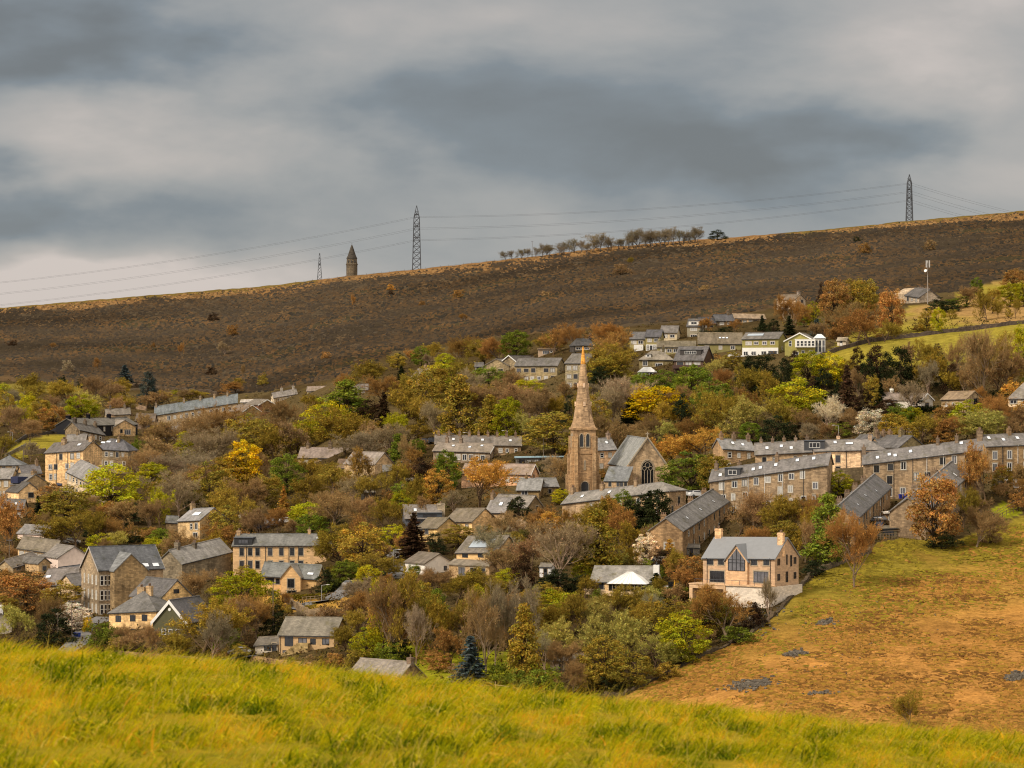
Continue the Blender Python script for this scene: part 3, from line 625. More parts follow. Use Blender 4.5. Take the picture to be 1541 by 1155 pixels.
m = MB(); m.tube((0,0,ht+hs-.2),(0,0,ht+hs+2.4),.06); m.box((-.45,-.06,ht+hs+1.2),(.45,.06,ht+hs+1.35)); m.lathe([(.02,ht+hs-.1),(.28,ht+hs+.15),(.02,ht+hs+.4)],8); m.ob('weather_vane',[M_STEEL],sp)
m = MB()
for t in (.3,.52):
    rr = r0*(1-t)
    for a in range(4): 
        ax, ay = math.cos(a*math.pi/2-math.pi/2), math.sin(a*math.pi/2-math.pi/2); m.box((ax*rr*.93-.18-abs(ay)*.1,ay*rr*.93-.18,ht+hs*t-.4),(ax*rr*.93+.18+abs(ay)*.1,ay*rr*.93+.18,ht+hs*t+.7))
m.ob('lucarne',[M_STONE],sp,lin((190,160,130)))
def lancet(x, z, w, h, face=0, nm='belfry_window'):
    m = MB(); P_ = [(-w/2,0),(w/2,0),(w/2,h*.72)]+[(w/2*math.cos(t),h*.72+h*.28*math.sin(t)) for t in np.linspace(.3,math.pi-.3,7)]+[(-w/2,h*.72)]
    R_ = Matrix.Rotation(face*math.pi/2,4,'Z'); V = [R_ @ Vector((x+a,-hw-.03,z+b)) for a,b in P_]; m.add(V,[tuple(range(len(V)))]); o = m.ob(nm,[M_DARKP],e)
    m = MB()
    for (a,b),(c,d) in zip(P_,P_[1:]+P_[:1]): m.tube(R_ @ Vector((x+a,-hw-.05,z+b)),R_ @ Vector((x+c,-hw-.05,z+d)),.13,n=4)
    m.ob('surround',[M_SURR],o)
for fc in (0,1,3):
    for x in (-.85,.75): lancet(x,ht-4.4,1.05,3.4,fc)
lancet(0,ht*.37,.28,2.4,0,'slit_window'); lancet(0,-.6,2.1,3.7,0,'arched_doorway')
# --- flats and houses above the spire, left
H = row('apartment_block','long olive brown block of flats with three rows of dark windows','the long block of flats',775,549.6,838.5,549.2,583,-4,9,2.3, wall=(128,112,82), slate=(116,112,108), below=5)
grid(H,'f',6,3,1.5,1.3,'d',41,.12,u0=.02,u1=.98,mix=.15,step=2.5); m = MB()
H2 = row('apartment_block','square olive brown block of flats right behind the spire','the square block of flats',850.5,545.5,882.5,545.5,584,-4,9,2.8, wall=(132,116,86), slate=(112,108,104), below=5)
grid(H2,'f',3,3,1.6,1.4,'w',42,.1,mix=.6,step=2.6); window(H2,'r',4,3,.9,1.2,'d')
H = gab('bungalow','brown gabled bungalow left of the long block of flats','the gabled bungalow left of the flats',728,766,549.5,562,14,2.3,-3, wall=(140,120,88), slate=(112,106,100)); window(H,'l',3,1.0,1.6,1.2,'d')
H = row('dormer_house','small white dormer house at left of gabled bungalow','the small white house',715,551,727,551,558,0,6,1.4, wall=(205,198,186), slate=SL, wallm=M_PAINT); window(H,'f',1.2,.9,1.4,.9,'dn')
H = gab('bungalow','house with white bargeboards behind the long block of flats','the house with white bargeboards',754,778,544,556,16,2.2,-3, wall=(136,116,86), slate=(110,104,98)); bargeboard(H,'l')
H = row('bungalow','dark roofed bungalow with window band just left of spire tip','the dark roofed bungalow',864,519,896,519,531,1,9,2.2, wall=(70,62,54), slate=(92,90,88), hx=1.5, roof='hip'); grid(H,'f',4,1,1.6,.9,'w',8,0,top=1.1); chimney(H,.85)
H = row('flat_roofed_house','tan flat roofed house with one white window above the flats','the tan flat roofed house',810,525,837,525,537,0,8,.3, wall=(182,156,128), slate=(168,148,126), roof='flat', wallm=M_PAINT); window(H,'f',2.6,1.6,2.2,1.2,'wn'); window(H,'f',4.4,1.6,.8,1.2,'wn')
# --- upper right estate
H = row('semi_detached_house','left house of the stepped row with porch and olive wall','the olive stepped house',947.5,509.2,970.5,509.2,528,-1,8,2.2, wall=(150,136,86), wallm=M_PAINT, slate=(108,106,106)); grid(H,'f',2,1,1.6,1.1,'w',1,0,top=1.2,jit=0); m = MB(); m.box((1.6,-1.3,-.5),(4.6,-.02,2.0)); m.ob('porch',[M_WHITE],H.e)
H = row('semi_detached_house','middle house of the stepped row with white lower storey','the middle stepped house',971.3,506,993.5,506,528,-1,8,2.2, wall=(150,136,86), wallm=M_PAINT, slate=(104,102,104)); grid(H,'f',2,1,1.3,1.1,'w',1,0,top=1.2,jit=0); m = MB(); m.box((.2,-.12,-1),(H.L-.2,-.02,2.1)); m.ob('white_storey',[M_WHITE],H.e); grid(H,'f',4,1,.8,1.4,'dn',1,0,top=H.h-1.1,jit=0)
for o_ in list(H.e.children):
    if o_.name.startswith('window') and o_.location.z < 1.5: o_.location.y = -.12
H = row('semi_detached_house','right house of the stepped row with pale cream wall','the cream stepped house',994,499.5,1018.5,499.5,513,-1,8,2.2, wall=(206,186,150), wallm=M_PAINT, slate=(112,108,106)); grid(H,'f',2,1,1.5,1.0,'w',1,0,top=1.3,jit=0)
H = row('dormer_house','tall white house with dormers right of the stepped row','the tall white house',1034,490,1054,490,507,-1,8,2.4, wall=(150,140,116), wallm=M_PAINT, slate=(100,98,98)); grid(H,'f',1,2,2.2,1.0,'w',1,0,top=1.2,jit=0,step=2.2); dormer(H,.5,3.6,1.4,.1,True,(214,208,196))
H = row('bungalow','dark roofed bungalow left of two above the long low house','the left dark roofed bungalow',1056,486,1077,486,494,1,8,2.2, wall=(92,82,66), slate=(86,85,87)); grid(H,'f',2,1,1.4,.9,'d',1,0,top=1.1)
H = row('bungalow','dark roofed bungalow right of two above the long low house','the right dark roofed bungalow',1078,482,1105,482,491,1,8,2.2, wall=(110,94,72), slate=(88,88,92)); grid(H,'f',2,1,1.4,.9,'w',2,0,top=1.1); chimney(H,.8)
H = row('bungalow','low tan bungalow among dark conifers on the skyline estate','the low tan bungalow',1106,478,1152,479,487,1,8,1.6, wall=(196,160,120), slate=(160,140,116)); grid(H,'f',5,1,1.5,.9,'d',3,.2,top=1.1)
H = row('bungalow','long low olive bungalow in front of the stepped row','the long olive bungalow',989,521.5,1046,521.5,536,-1,9,1.9, wall=(152,140,92), wallm=M_PAINT, slate=(128,118,98)); grid(H,'f',5,1,1.5,1.1,'w',6,.2,top=1.2); chimney(H,.05,.5,.6,.6,.6,1)
H = row('house','broad olive gabled house with large brown roof and rooflights','the broad brown roofed house',1051,516,1116,516.5,536,-1,12,3.4, wall=(132,122,72), wallm=M_PAINT, slate=(132,120,100)); grid(H,'f',3,1,1.3,1.1,'w',7,.2,top=1.3)
for u in (.5,.58,.66): rooflight(H,u,.5,.8,.9)
H = row('house','dark timber clad house with balcony and long glazed roof dormer','the dark timber balcony house',1014.5,541,1058,541,562,-3.5,10,4.0, wall=(84,60,44), wallm=M_PAINT, slate=(118,114,112)); grid(H,'f',3,1,2.0,1.2,'d',3,0,top=1.3,jit=0); dormer(H,.5,6.6,1.5,.35,True,(60,54,50))
m = MB(); m.box((0,-1.5,H.h-2.6),(H.L,0,H.h-2.4)); m.box((0,-1.5,H.h-2.4),(H.L,-1.42,H.h-1.6)); [m.box((u*H.L-.08,-1.5,-2),(u*H.L+.08,-1.36,H.h-2.5)) for u in (.02,.5,.98)]; m.ob('balcony',[M_PAINT],H.e,lin((70,48,38)))
H = row('bungalow','hipped stone bungalow with white gabled dormer beside timber house','the hipped bungalow',962,540,1012.5,540.5,556,-1,9,2.6, wall=(128,112,76), slate=(140,132,120), roof='hip', hx=3.4); window(H,'f',1.8,2.0,1.4,1.6,'w'); window(H,'f',6.0,1.4,2.2,1.3,'w'); dormer(H,.26,1.6,1.0,.2,True,(210,205,195)); chimney(H,.7)
def conservatory(x0, x1, ye, yb, Wd, rise, label, lm, dz=0):
    H = row('conservatory', label, lm, x0, ye, x1, ye, yb, 0, Wd, rise, cat='conservatory', wall=(210,205,195), wallm=M_WHITE, slate=(215,212,206), slatem=M_PAINT, roof='hip', over=.15, below=2, ridge_line=False)
    n = max(3, int(H.L/1.1)); 
    for i in range(n): window(H,'f',H.L*(i+.5)/n,H.h*.52,H.L/n*.82,H.h*.7,'wn')
    return H
conservatory(960.5,988,559,566.5,4,1.4,'white conservatory in front of the hipped bungalow','the white conservatory')
H = row('semi_detached_house','olive and white pair of houses with solar panel on roof','the olive and white houses',1117,509.5,1171.5,508.5,537,-4,9,1.9, wall=(146,136,72), wallm=M_PAINT, slate=(112,108,104)); grid(H,'f',4,1,1.8,1.1,'w',2,0,top=1.4,jit=.1)
m = MB(); m.box((.05,-.14,-2),(H.L-.05,-.03,H.h-2.7)); m.ob('white_storey',[M_WHITE],H.e)
for u,w_ in ((.1,1.4),(.32,1.5),(.6,1.6),(.84,2.6)): f,p = win_mesh(w_,1.2,'wn' if w_<2 else 'dn'); o = ob('window',f,H.e,loc=(H.L*u,-.15,1.1+H.sl*H.L*u)); ob('pane',p,o)
rooflight(H,.3,.6,5.0,1.7,M_SOLAR,'solar_panel'); window(H,'r',4,2.5,.8,1,'w')
H = gab('house','olive gable house with white glazed balcony and terrace','the olive gable house',1181,1226,512,536,14,2.3,-2, wall=(150,140,74), wallm=M_PAINT, slate=(120,114,106)); bargeboard(H,'l')
m = MB(); m.box((-1.4,-.3,2.7),(0,5.6,4.9)); m.box((-1.5,-.4,4.9),(0.1,5.7,5.1)); b_ = m.ob('glazed_balcony',[M_WHITE],H.e)
for i in range(5): f,p = win_mesh(.85,1.6,'wn'); o = ob('balcony_window',f,b_,loc=(-1.42,.3+i*1.1,3.8),rot=(0,0,-math.pi/2)); o2 = ob('balcony_pane',p,b_,loc=(-1.425,.3+i*1.1,3.8),rot=(0,0,-math.pi/2))
for v,zz,w_,h_ in ((7.2,3.8,.9,1.6),(5.6,.9,1.8,1.0),(3.4,.9,.9,1.8),(1.2,.9,1.0,1.8)): window(H,'l',v,zz,w_,h_,'wn')
conservatory(1226,1242,508,534,3.2,1.1,'tall white garden room at the right of olive gable house','the white garden room')
H = row('shed','small cream garden shed at the top of green field','the cream shed',1260,511.5,1273,511.5,520.5,-1,3,.8, cat='shed', wall=(222,204,178), wallm=M_PAINT, slate=(200,186,164)); door(H,'f',1.2,0,.8,1.7,True)
H = row('farmhouse','stone farmhouse with chimneys and slate roof below the mast','the farmhouse by the mast',1362,443.5,1383,446.5,456,-9,8.5,2.6, cat='farmhouse', wall=(160,140,116), slate=(104,100,98)); grid(H,'f',3,1,1.2,1.5,'d',3,0,top=1.2)
for u in (.05,.5): chimney(H,u,.7,1.0,1.8,1.2)
m = MB(); m.box((-9,.5,-4),(-.05,9,H.h+.4)); m.add([(-9,.5,H.h+.4),(-.05,.5,H.h+.4),(-.05,9,H.h+.4),(-9,9,H.h+.4),(-9,4.7,H.h+2.6),(-.05,4.7,H.h+2.6)],[(0,1,5,4),(2,3,4,5),(3,0,4),(1,2,5)]); m.ob('wing',[M_STONE],H.e,lin((150,130,106)))
H = gab('cottage','stone gable of cottage among trees on the skyline estate','the cottage gable among trees',1197,1212,449.5,464,10,1.8,3, wall=(172,150,124), slate=SB); window(H,'l',1.7,2.6,.9,1.2,'d'); chimney(H,.1,.5,.9,.9,.8,2)
# --- middle right
H = row('barn','stone barn with small white windows above orange hedge','the stone barn',1416.5,600.3,1453.5,599.6,619,-5,8,2.0, cat='barn', wall=(158,132,98), slate=(138,120,98)); grid(H,'f',3,1,.8,1.0,'w',2,0,top=1.5,jit=0); window(H,'r',4.5,2.4,1.6,1.8,'dn')
H = row('cottage','white windowed stone cottage with hipped roof at the right edge','the cottage at the right edge',1517,598,1566,598,613,-2,9,4.2, cat='cottage', wall=(206,180,146), slate=(134,128,122), roof='hipL', hx=4); window(H,'f',1.4,1.5,1.8,1.0,'w'); door(H,'f',4.2,0,1.2,2.0); window(H,'f',7,1.5,1.6,1.2,'w')
H = row('bungalow','grey roofed bungalow half hidden by dark shrubs below the pines','the bungalow below the pines',1331,601,1363,600.5,614,1,8,1.9, wall=(150,128,104), slate=(140,128,120)); grid(H,'f',3,1,1.3,1.0,'w',2,0,top=1.2); chimney(H,.55,.5,.7,.9,.9,2,lin((220,214,200)))
H = gab('cottage','white gabled cottage behind bare fan shaped tree','the white gabled cottage',1386,1404,600.5,616,10,1.6,2, cat='cottage', wall=(206,196,180), wallm=M_PAINT, slate=(130,118,108)); window(H,'l',2,1.2,1.1,1.1,'d'); bargeboard(H,'l')
# --- centre
H = row('terraced_houses','long pink brick terrace with white gable edge left of the tower','the pink brick terrace',694.5,711.5,798,713,734,-5,8,2.4, wall=(206,158,118), slate=(164,146,132), below=5); grid(H,'f',8,2,.9,1.2,'w',6,.15,mix=.1); bargeboard(H,'r'); window(H,'r',3.5,3.0,.8,1.2,'d')
H = row('house','slate roofed house below the pink terrace with lower right wing','the slate roofed house by the tower',778,736.5,812.5,736.5,752,-1,8,2.7, wall=(130,106,70), slate=(142,142,142), below=5); window(H,'f',1.9,1.6,1.6,1.3,'w'); pipe(H,.97); chimney(H,.3,.5,.6,.6,.7,1)
H = row('extension','lower slate roofed wing at the right of slate roofed house','the lower slate wing',813,731,840,731,746,1,7,1.9, wall=(118,98,66), slate=(138,138,138), below=5); window(H,'f',2.5,1.2,.8,1,'d')
H = row('house','slate roof with one rooflight beside the orange tree','the slate roof with rooflight',731,769.8,759,769.8,782,-2,8,3.2, wall=MD, slate=(138,134,132)); rooflight(H,.62,.55,1.0,1.3); chimney(H,.02)
H = gab('house','brown stone house with dark gable left of terrace below church','the brown stone gable house',793,817,761.5,776,12,2.6,4, wall=(122,100,70), slate=(134,128,122)); window(H,'l',2,1.8,.8,1.1,'d')
H = row('house','blue-grey walled house with stone chimney stack and dormered slate roof','the blue-grey walled house',610,779,664,779.5,792,1,9,3.0, wall=(92,94,100), wallm=M_PAINT, slate=(142,134,126)); dormer(H,.68,6.0,1.1,.02,False,(70,74,80)); chimney(H,1.03,.4,1.8,1.6,1.0,3,lin((150,132,108)),4); rooflight(H,.3,.6)
H = row('house','tan house with low brown roof in front of blue-grey walled house','the low brown roofed house',628,793.5,658,793.5,814,-5,7,2.2, wall=(196,158,100), slate=(122,112,96)); window(H,'f',3.2,2.3,1.2,1.2,'d'); window(H,'f',1.4,2.3,.8,1.2,'d')
H = row('house','tan stone house with broad brown slate roof above solar panels','the broad brown slate house',669.5,783.5,710.5,783.5,808,-6,8.5,2.8, wall=(204,166,116), slate=(120,110,96)); grid(H,'f',3,2,1.2,1.2,'d',3,.2,top=1.4)
H = row('terraced_houses','row of slate roofed houses ending in gable with white bargeboards','the row with white bargeboards',652,677.5,737,680,700,-3.5,12,2.2, wall=(150,126,100), slate=(136,126,116), below=5); grid(H,'f',8,1,1.2,1.6,'w',7,.1,top=1.6); bargeboard(H,'r',.35); chimney(H,.15); chimney(H,.4)
for u,s in ((.3,.6),(.6,.5),(.8,.7)): rooflight(H,u,s)
for i,(a,b,y) in enumerate(((655,700,667),(702,742,668),(744,784,669))):
    H = row('terraced_houses',('left','middle','right')[i]+' one of three chimneyed slate roofs behind row with white bargeboards',('the left chimneyed roof','the middle chimneyed roof','the right chimneyed roof')[i],a,y,b,y+.5,686,0,9,2.3, wall=MD, slate=(128,120,112))
    for u in (.1,.45,.8): chimney(H,u,.5,.7,1.2,1.0)
    rooflight(H,.6,.5); grid(H,'f',3,1,1,1.3,'w',i)
H = row('station_shelter','long flat shed with pale blue roof edge left of tower','the pale blue roofed shed',776,688.5,847,687,698,0,6,.3, cat='shed', wall=(112,104,92), wallm=M_PAINT, slate=(150,176,184), slatem=M_PAINT, roof='flat'); grid(H,'f',6,1,1.6,1.0,'dn',3,.2,top=1.0)
H = row('villa','old stone villa with two chimney stacks among brown trees','the villa among the trees',449,687.5,519,688.5,704,-2,9,2.8, wall=(140,116,86), slate=(146,132,124)); grid(H,'f',5,1,1.2,1.4,'w',2,.1,top=1.5); chimney(H,.62,.5,1.0,1.4,1.6,3); chimney(H,.14,.5,1.0,1.4,1.2,3)
H = gab('house','stone gable house with white lower wall in middle of woods','the gable house in the woods',564,592,697,710,12,3.0,5, wall=(176,146,108), slate=(150,140,132)); m = MB(); m.box((-.08,.4,-1),(-.01,4.2,2.0)); m.ob('white_wall',[M_WHITE],H.e); window(H,'l',2.5,1.2,1.6,1.0,'dn')
H = row('house','brown roofed house behind budding trees left of gable house','the brown roofed house in the woods',505,703,552,704,716,-2,8,2.2, wall=MD, slate=(130,110,94)); grid(H,'f',4,1,1.1,1.2,'d',2)
H = row('bungalow','white walled bungalow with long roof line near top of woods','the white walled bungalow',462,588,497,587,593,0,8,1.7, wall=(208,190,164), wallm=M_PAINT, slate=(140,126,116)); grid(H,'f',4,1,1.4,.8,'w',2,0,top=1.0)
H = row('terraced_houses','white and grey terrace with chimneys at upper left edge of woods','the white terrace above the woods',412,598,447,592,607,2,8,1.9, wall=(200,180,150), slate=(128,122,118)); grid(H,'f',4,1,1.1,1.1,'w',3,0,top=1.3); chimney(H,.9); chimney(H,.4)
H = gab('house','brown brick gable with white bargeboards above left woods','the brown brick gable house',389,415,608,622,14,1.9,3, wall=(112,78,56), slate=(120,112,104)); bargeboard(H,'l',.4); window(H,'l',3.5,1.2,1.6,.9,'d')
H = gab('house','olive gabled house left of the brown brick gable','the olive gabled house',366,392,618,632,14,2.3,3, wall=(118,104,76), slate=(132,118,104)); bargeboard(H,'l',.25)
H = row('bungalow','flat white topped bungalow between far terrace and brown gable','the white topped bungalow',362,605,392,604,612,0,8,1.0, wall=(190,170,140), slate=(206,196,184)); grid(H,'f',3,1,1.4,.8,'w',3,0,top=1.0)
H = row('bungalow','grey roofed bungalow at top of woods left of bright green tree','the grey roofed bungalow above woods',530,586.5,553,586,596,0,9,2.0, wall=MD, slate=(140,134,130)); grid(H,'f',2,1,1.2,1,'w',3,0,top=1.1)
H = row('bungalow','pale roofed bungalow beside dark conifer at the top of woods','the pale roofed bungalow',619,567,647,566,581,-4,9,2.8, wall=(190,160,120), slate=(150,138,124)); grid(H,'f',3,1,1.5,1.1,'w',3,0,top=1.2); chimney(H,.4)
# --- left
H = row('terraced_houses','far terrace with white windows under blue-grey roof below the moor','the far terrace',233,624,357,604.8,640,3,8,3.2, wall=(164,138,104), slate=(116,122,126), below=6); grid(H,'f',12,1,1.2,1.6,'w',3,.3,top=2.0); 
for u in (.01,.35,.55,.72,.88): chimney(H,u)
H = gab('house','black gabled house with lean-to and long roof by left green field','the black gabled house',84,118,639.5,654,34,2.4,-5, wall=(22,20,24), wallm=M_PAINT, slate=(112,108,102)); chimney(H,.02,.5,1.2,1.6,.9,3); chimney(H,.35); chimney(H,.7); grid(H,'f',6,1,1,1.3,'w',3)
m = MB(); m.add([(-.02,H.W,2.6),(-.02,H.W+4.5,.4),(-.02,H.W+4.5,-3),(-.02,H.W,-3),(8,H.W,2.6),(8,H.W+4.5,.4),(8,H.W+4.5,-3),(8,H.W,-3)],[(3,2,1,0),(0,1,5,4),(1,2,6,5),(4,5,6,7)]); m.ob('lean_to',[M_PAINT],H.e,lin((34,30,32)))
H = row('terraced_houses','dark roofed terrace stepping down right from the black gabled house','the stepped dark terrace',120,646,158,654,664,8,8,2.6, wall=(112,96,76), slate=(108,104,100)); grid(H,'f',4,1,1,1.3,'w',3); chimney(H,.1); chimney(H,.5); chimney(H,.9)
H = gab('house','cream stone gable house with white bay left of far terrace','the cream gable house',171,204,641.5,656,16,2.4,6, wall=(186,154,112), slate=(140,132,124)); window(H,'l',3.4,1.4,2.4,1.6,'w'); window(H,'l',6.0,1.8,.9,1.2,'d'); grid(H,'k',2,1,1,1.2,'w',2); chimney(H,.5)
H = row('barn','stone barn with dark arched doorway beside the far terrace','the barn with dark arch',204,632,232,633,645,0,9,2.6, cat='barn', wall=(126,102,80), slate=(112,100,88))
m = MB(); pts = [(-1.1,-.5),(1.1,-.5),(1.1,1.2)]+[(1.1*math.cos(t),1.2+1.0*math.sin(t)) for t in np.linspace(.3,2.84,6)]+[(-1.1,1.2)]; m.add([(H.L*.62+a,-.04,b) for a,b in pts],[tuple(range(len(pts)))]); m.ob('arched_doorway',[M_DARKP],H.e)
T = row('terraced_houses','tall four storey stone terrace with hipped chimneyed roof at left','the tall four storey terrace',68,680.5,125,676.5,730,-6,9,2.6, wall=(182,148,106), slate=(122,116,112), below=6); grid(T,'f',6,3,1.1,1.6,'w',4,.25,mix=.3); chimney(T,.3,.4,1.2,1.2,1.4,4); chimney(T,.98,.5,1.0,1.6,1.0); rooflight(T,.75,.6,1.2,1.2); pipe(T,.3); pipe(T,.6)
H = row('house','stone house with hipped slate roof right of tall four storey terrace','the hipped house right of the tall terrace',143.5,674.5,193,677,706,-2,9,3.0, wall=(136,114,84), slate=(118,116,118), roof='hip', below=6); grid(H,'f',5,2,1.0,1.5,'w',4,.2,mix=.4); rooflight(H,.15,.6,1.4,1); rooflight(H,.3,.7,1.4,1); rooflight(H,.55,.8); chimney(H,.6,.4)
H = row('terraced_houses','slate roofed row with white windows below the tall terrace','the row below the tall terrace',101,708.5,131,723,740,-12,8,3.2, wall=(186,162,128), slate=(138,136,136), below=5); grid(H,'f',5,2,1.0,1.3,'w',6,.1); 
for u in (.1,.4,.7): chimney(H,u,.7,.7,1,.8)
H = row('house','hipped roofed stone house at the far left edge by pole','the hipped house at the left edge',-12,699,32,698.5,712,0,9,2.7, wall=(140,116,84), slate=(116,118,120), roof='hip', hx=4.5); window(H,'f',H.L*.75,1.4,1.0,1.1,'w'); window(H,'f',H.L*.4,1.4,1.0,1.1,'d')
H = row('terraced_houses','stone terrace with white windows at left edge under slate roof','the terrace at the left edge',-30,720,16,719,748,-1,8,2.6, wall=(150,126,94), slate=(140,136,132)); grid(H,'f',4,2,1.1,1.5,'w',5,0); 
H = gab('house','stone gable house with dark blue covered roof dormers at left','the house with blue roof dormers',32,74,727.5,750,14,2.7,6, wall=(160,130,92), slate=(120,116,112)); chimney(H,.05,.5,1.2,1.2,.7,3)
m = MB(); m.box((1.0,H.W*.62,H.h+.2),(4.5,H.W+.5,H.h+1.9)); m.box((6,H.W*.62,H.h+.2),(9.5,H.W+.5,H.h+1.9)); m.ob('covered_dormer',[M_PAINT],H.roof,lin((42,46,72)))
H = gab('house','tan gable house with two dark windows at far left','the tan gable house',28,61,739,756,10,2.4,3, wall=(212,174,126), slate=(96,92,88), wallm=M_STONE); window(H,'l',2.7,2.0,1.5,1.3,'d'); window(H,'l',4.6,-.6,1.2,1.2,'d')
H = row('villa','stone villa with big gable and glazed rooflight on wooded slope','the villa on the wooded slope',267.5,783,300.5,781.5,808,-6.5,9,2.9, wall=(178,148,106), slate=(144,142,142)); rooflight(H,.55,.5,3.0,1.6); window(H,'f',H.L*.62,2.6,.9,1.4,'w'); window(H,'f',H.L*.85,2.6,1.1,1.7,'w'); window(H,'f',H.L*.8,.4,1.8,1.2,'w'); window(H,'r',7,2.2,1.6,1.0,'w'); chimney(H,.05)
H = row('extension','low slate roofed annexe at left of the villa with big gable','the annexe of the villa',250,785,266,786,798,0,6,1.5, wall=(168,140,104), slate=(112,112,112))
H = gab('house','white sided house half hidden by budding trees behind tan terrace','the white sided house',66,90,802,816,10,1.9,4, wall=(222,196,176), wallm=M_PAINT, slate=(150,146,142)); window(H,'l',2,1,.9,1,'dn')
H = row('house','dark roofed low house at left edge above orange tree','the dark roofed house at left edge',-8,764,34,766,780,0,8,2.4, wall=(150,124,92), slate=(112,108,106)); grid(H,'f',4,1,1.1,1.3,'w',5,.1); rooflight(H,.7,.5); chimney(H,.3)
H = row('house','stone house with dark roof below the hipped house at left edge','the stone house below the hipped house',34,712,62,711,728,2,7,2.2, wall=(150,122,88), slate=(104,102,104)); grid(H,'f',3,1,1,1.3,'w',8,.1); chimney(H,.9)
H = row('house','small stone house with white windows behind the tall terrace','the small house behind tall terrace',100,664,128,663,674,0,7,2.2, wall=(140,116,84), slate=(126,122,120)); grid(H,'f',3,1,1,1.2,'w',8,.1); chimney(H,.5)
H = row('house','slate roofed stone cottage between far terrace and stepped dark terrace','the slate cottage by the far terrace',160,624,196,622,634,2,7,2.2, wall=(150,128,98), slate=(118,112,106)); grid(H,'f',3,1,1,1.2,'d',8,.1); chimney(H,.2); chimney(H,.8)
H = row('terraced_houses','pale walled houses with grey roofs in front of the far terrace','the pale houses before the far terrace',240,652,300,646,662,3,7,2.0, wall=(190,166,134), slate=(140,134,130)); grid(H,'f',6,1,1,1.2,'w',8,.2); chimney(H,.5)
H = row('house','low stone outhouses with slate roofs right of white gable','the slate outhouses by the white gable',98,866,130,862,880,3,6,1.8, wall=(140,118,88), slate=(96,96,100)); grid(H,'f',4,1,1,1.2,'w',8,.1,top=1.4)
H = row('terraced_houses','tan terrace end with white windows between mill and white gable','the tan terrace end by the mill',112,880,131,878,910,2,7,2.2, wall=(178,150,112), slate=(120,116,114)); grid(H,'f',2,2,1,1.4,'w',8,.1)
H = row('terraced_houses','tan terrace with long grey roof behind the white gable','the tan terrace left of the mill',27,823.5,80,831,850,-2,8,2.6, wall=(196,166,126), slate=(122,114,102), below=5); grid(H,'f',7,1,1.0,1.5,'w',4,.05,top=1.6)
H = gab('house','white rendered gable house left of the stone mill','the white gable house',87,136,837.5,857,16,2.5,4, wall=(238,214,196), wallm=M_PAINT, slate=(134,128,122)); window(H,'l',2.6,.4,1.1,1.1,'d'); window(H,'l',6.2,.2,1.1,1.1,'d'); 
H = row('house','low stone house with sloping roof edge left of white gable','the low stone house',20,853,60,841,862,6,6,1.6, wall=(150,126,92), slate=(124,116,108)); window(H,'f',H.L*.2,1,1.2,1.2,'d'); window(H,'f',H.L*.7,1,1.0,1.2,'d')
H = gab('house','stone gable house with single dark window below white gable','the stone gable below the white gable',58,76,846,862,9,1.2,2, wall=(160,132,96), slate=(110,106,102)); window(H,'l',1.6,1.1,1.0,1.0,'d')
H = row('terraced_houses','long low slate roof beside the mill gable','the long low slate roof',60,880,118,876.5,894,-4,8,3.4, wall=(128,112,92), slate=(122,116,114), below=5); grid(H,'f',5,1,1.0,1.4,'w',5,0,top=1.4); rooflight(H,.1,.5,1.4,.9); chimney(H,.95,.3)
# the mill
H = row('stone_mill','tall stone mill building with steep slate roof and projecting gable wing','the stone mill',149,856.6,245.5,853.5,924,6.5,12,4.6, cat='mill', wall=(150,126,96), slate=(100,102,106), below=7)
for zz in (H.h-2.4,H.h-5.6,H.h-8.6):
    for u in (.045,.1,.15): window(H,'f',H.L*u*1.05,zz,.85,2.1,'w')
    for v in (1.8,4.4,7,9.8): window(H,'l',v,zz,.8,1.9,'wb')
rooflight(H,.74,.12,1.5,1.2); rooflight(H,.9,.12,1.5,1.2); bargeboard(H,'l',.3,(170,160,150)); bargeboard(H,'r',.3,(150,144,138))
x0, x1 = H.L*.17, H.L*.68; m = MB(); xm = (x0+x1)/2; zp = H.h+3.3
m.add([(x0,-3,-7),(x1,-3,-7),(x1,-3,H.h-.2),(xm,-3,zp),(x0,-3,H.h-.2),(x0,.1,-7),(x1,.1,-7),(x1,.1,H.h-.2),(xm,.1,zp),(x0,.1,H.h-.2)],[(0,1,2,3,4),(1,6,7,2),(5,0,4,9),(4,3,8,9),(3,2,7,8)]); wg = m.ob('wing_wall',[M_STONE],H.e,lin((124,104,76)))
m = MB()
for s,xe in ((-1,x0-.3),(1,x1+.3)): m.add([(xm,-3.3,zp+.2),(xe,-3.3,H.h-.2),(xe,.3,H.h-.2),(xm,4.3,zp+.2),(xm,-3.3,zp-.05),(xe,-3.3,H.h-.45),(xe,.3,H.h-.45),(xm,4.3,zp-.05)],[(0,1,2,3),(7,6,5,4),(0,4,5,1),(1,5,6,2)])
m.ob('wing_roof',[M_SLATE],H.e,lin((128,130,132)))
m = MB(); m.box((x1+.1,-2.2,-7),(H.L-.2,-.02,H.h-3.0)); m.box((x1,-2.4,H.h-3.0),(H.L-.1,0,H.h-2.75)); bw = m.ob('front_wing',[M_STONE],H.e,lin((166,136,96)))
for u in (.32,.68): f,p = win_mesh(1.5,1.6,'w'); o = ob('arched_window',f,bw,loc=(x1+(H.L-x1)*u,-2.21,H.h-5.2)); ob('arched_pane',p,bw,loc=(x1+(H.L-x1)*u,-2.215,H.h-5.2))
m = MB(); m.box((x1+1.4,-2.3,-.3),(H.L-1.6,-2.19,2.2)); m.ob('garage_door',[M_WHITE],bw)
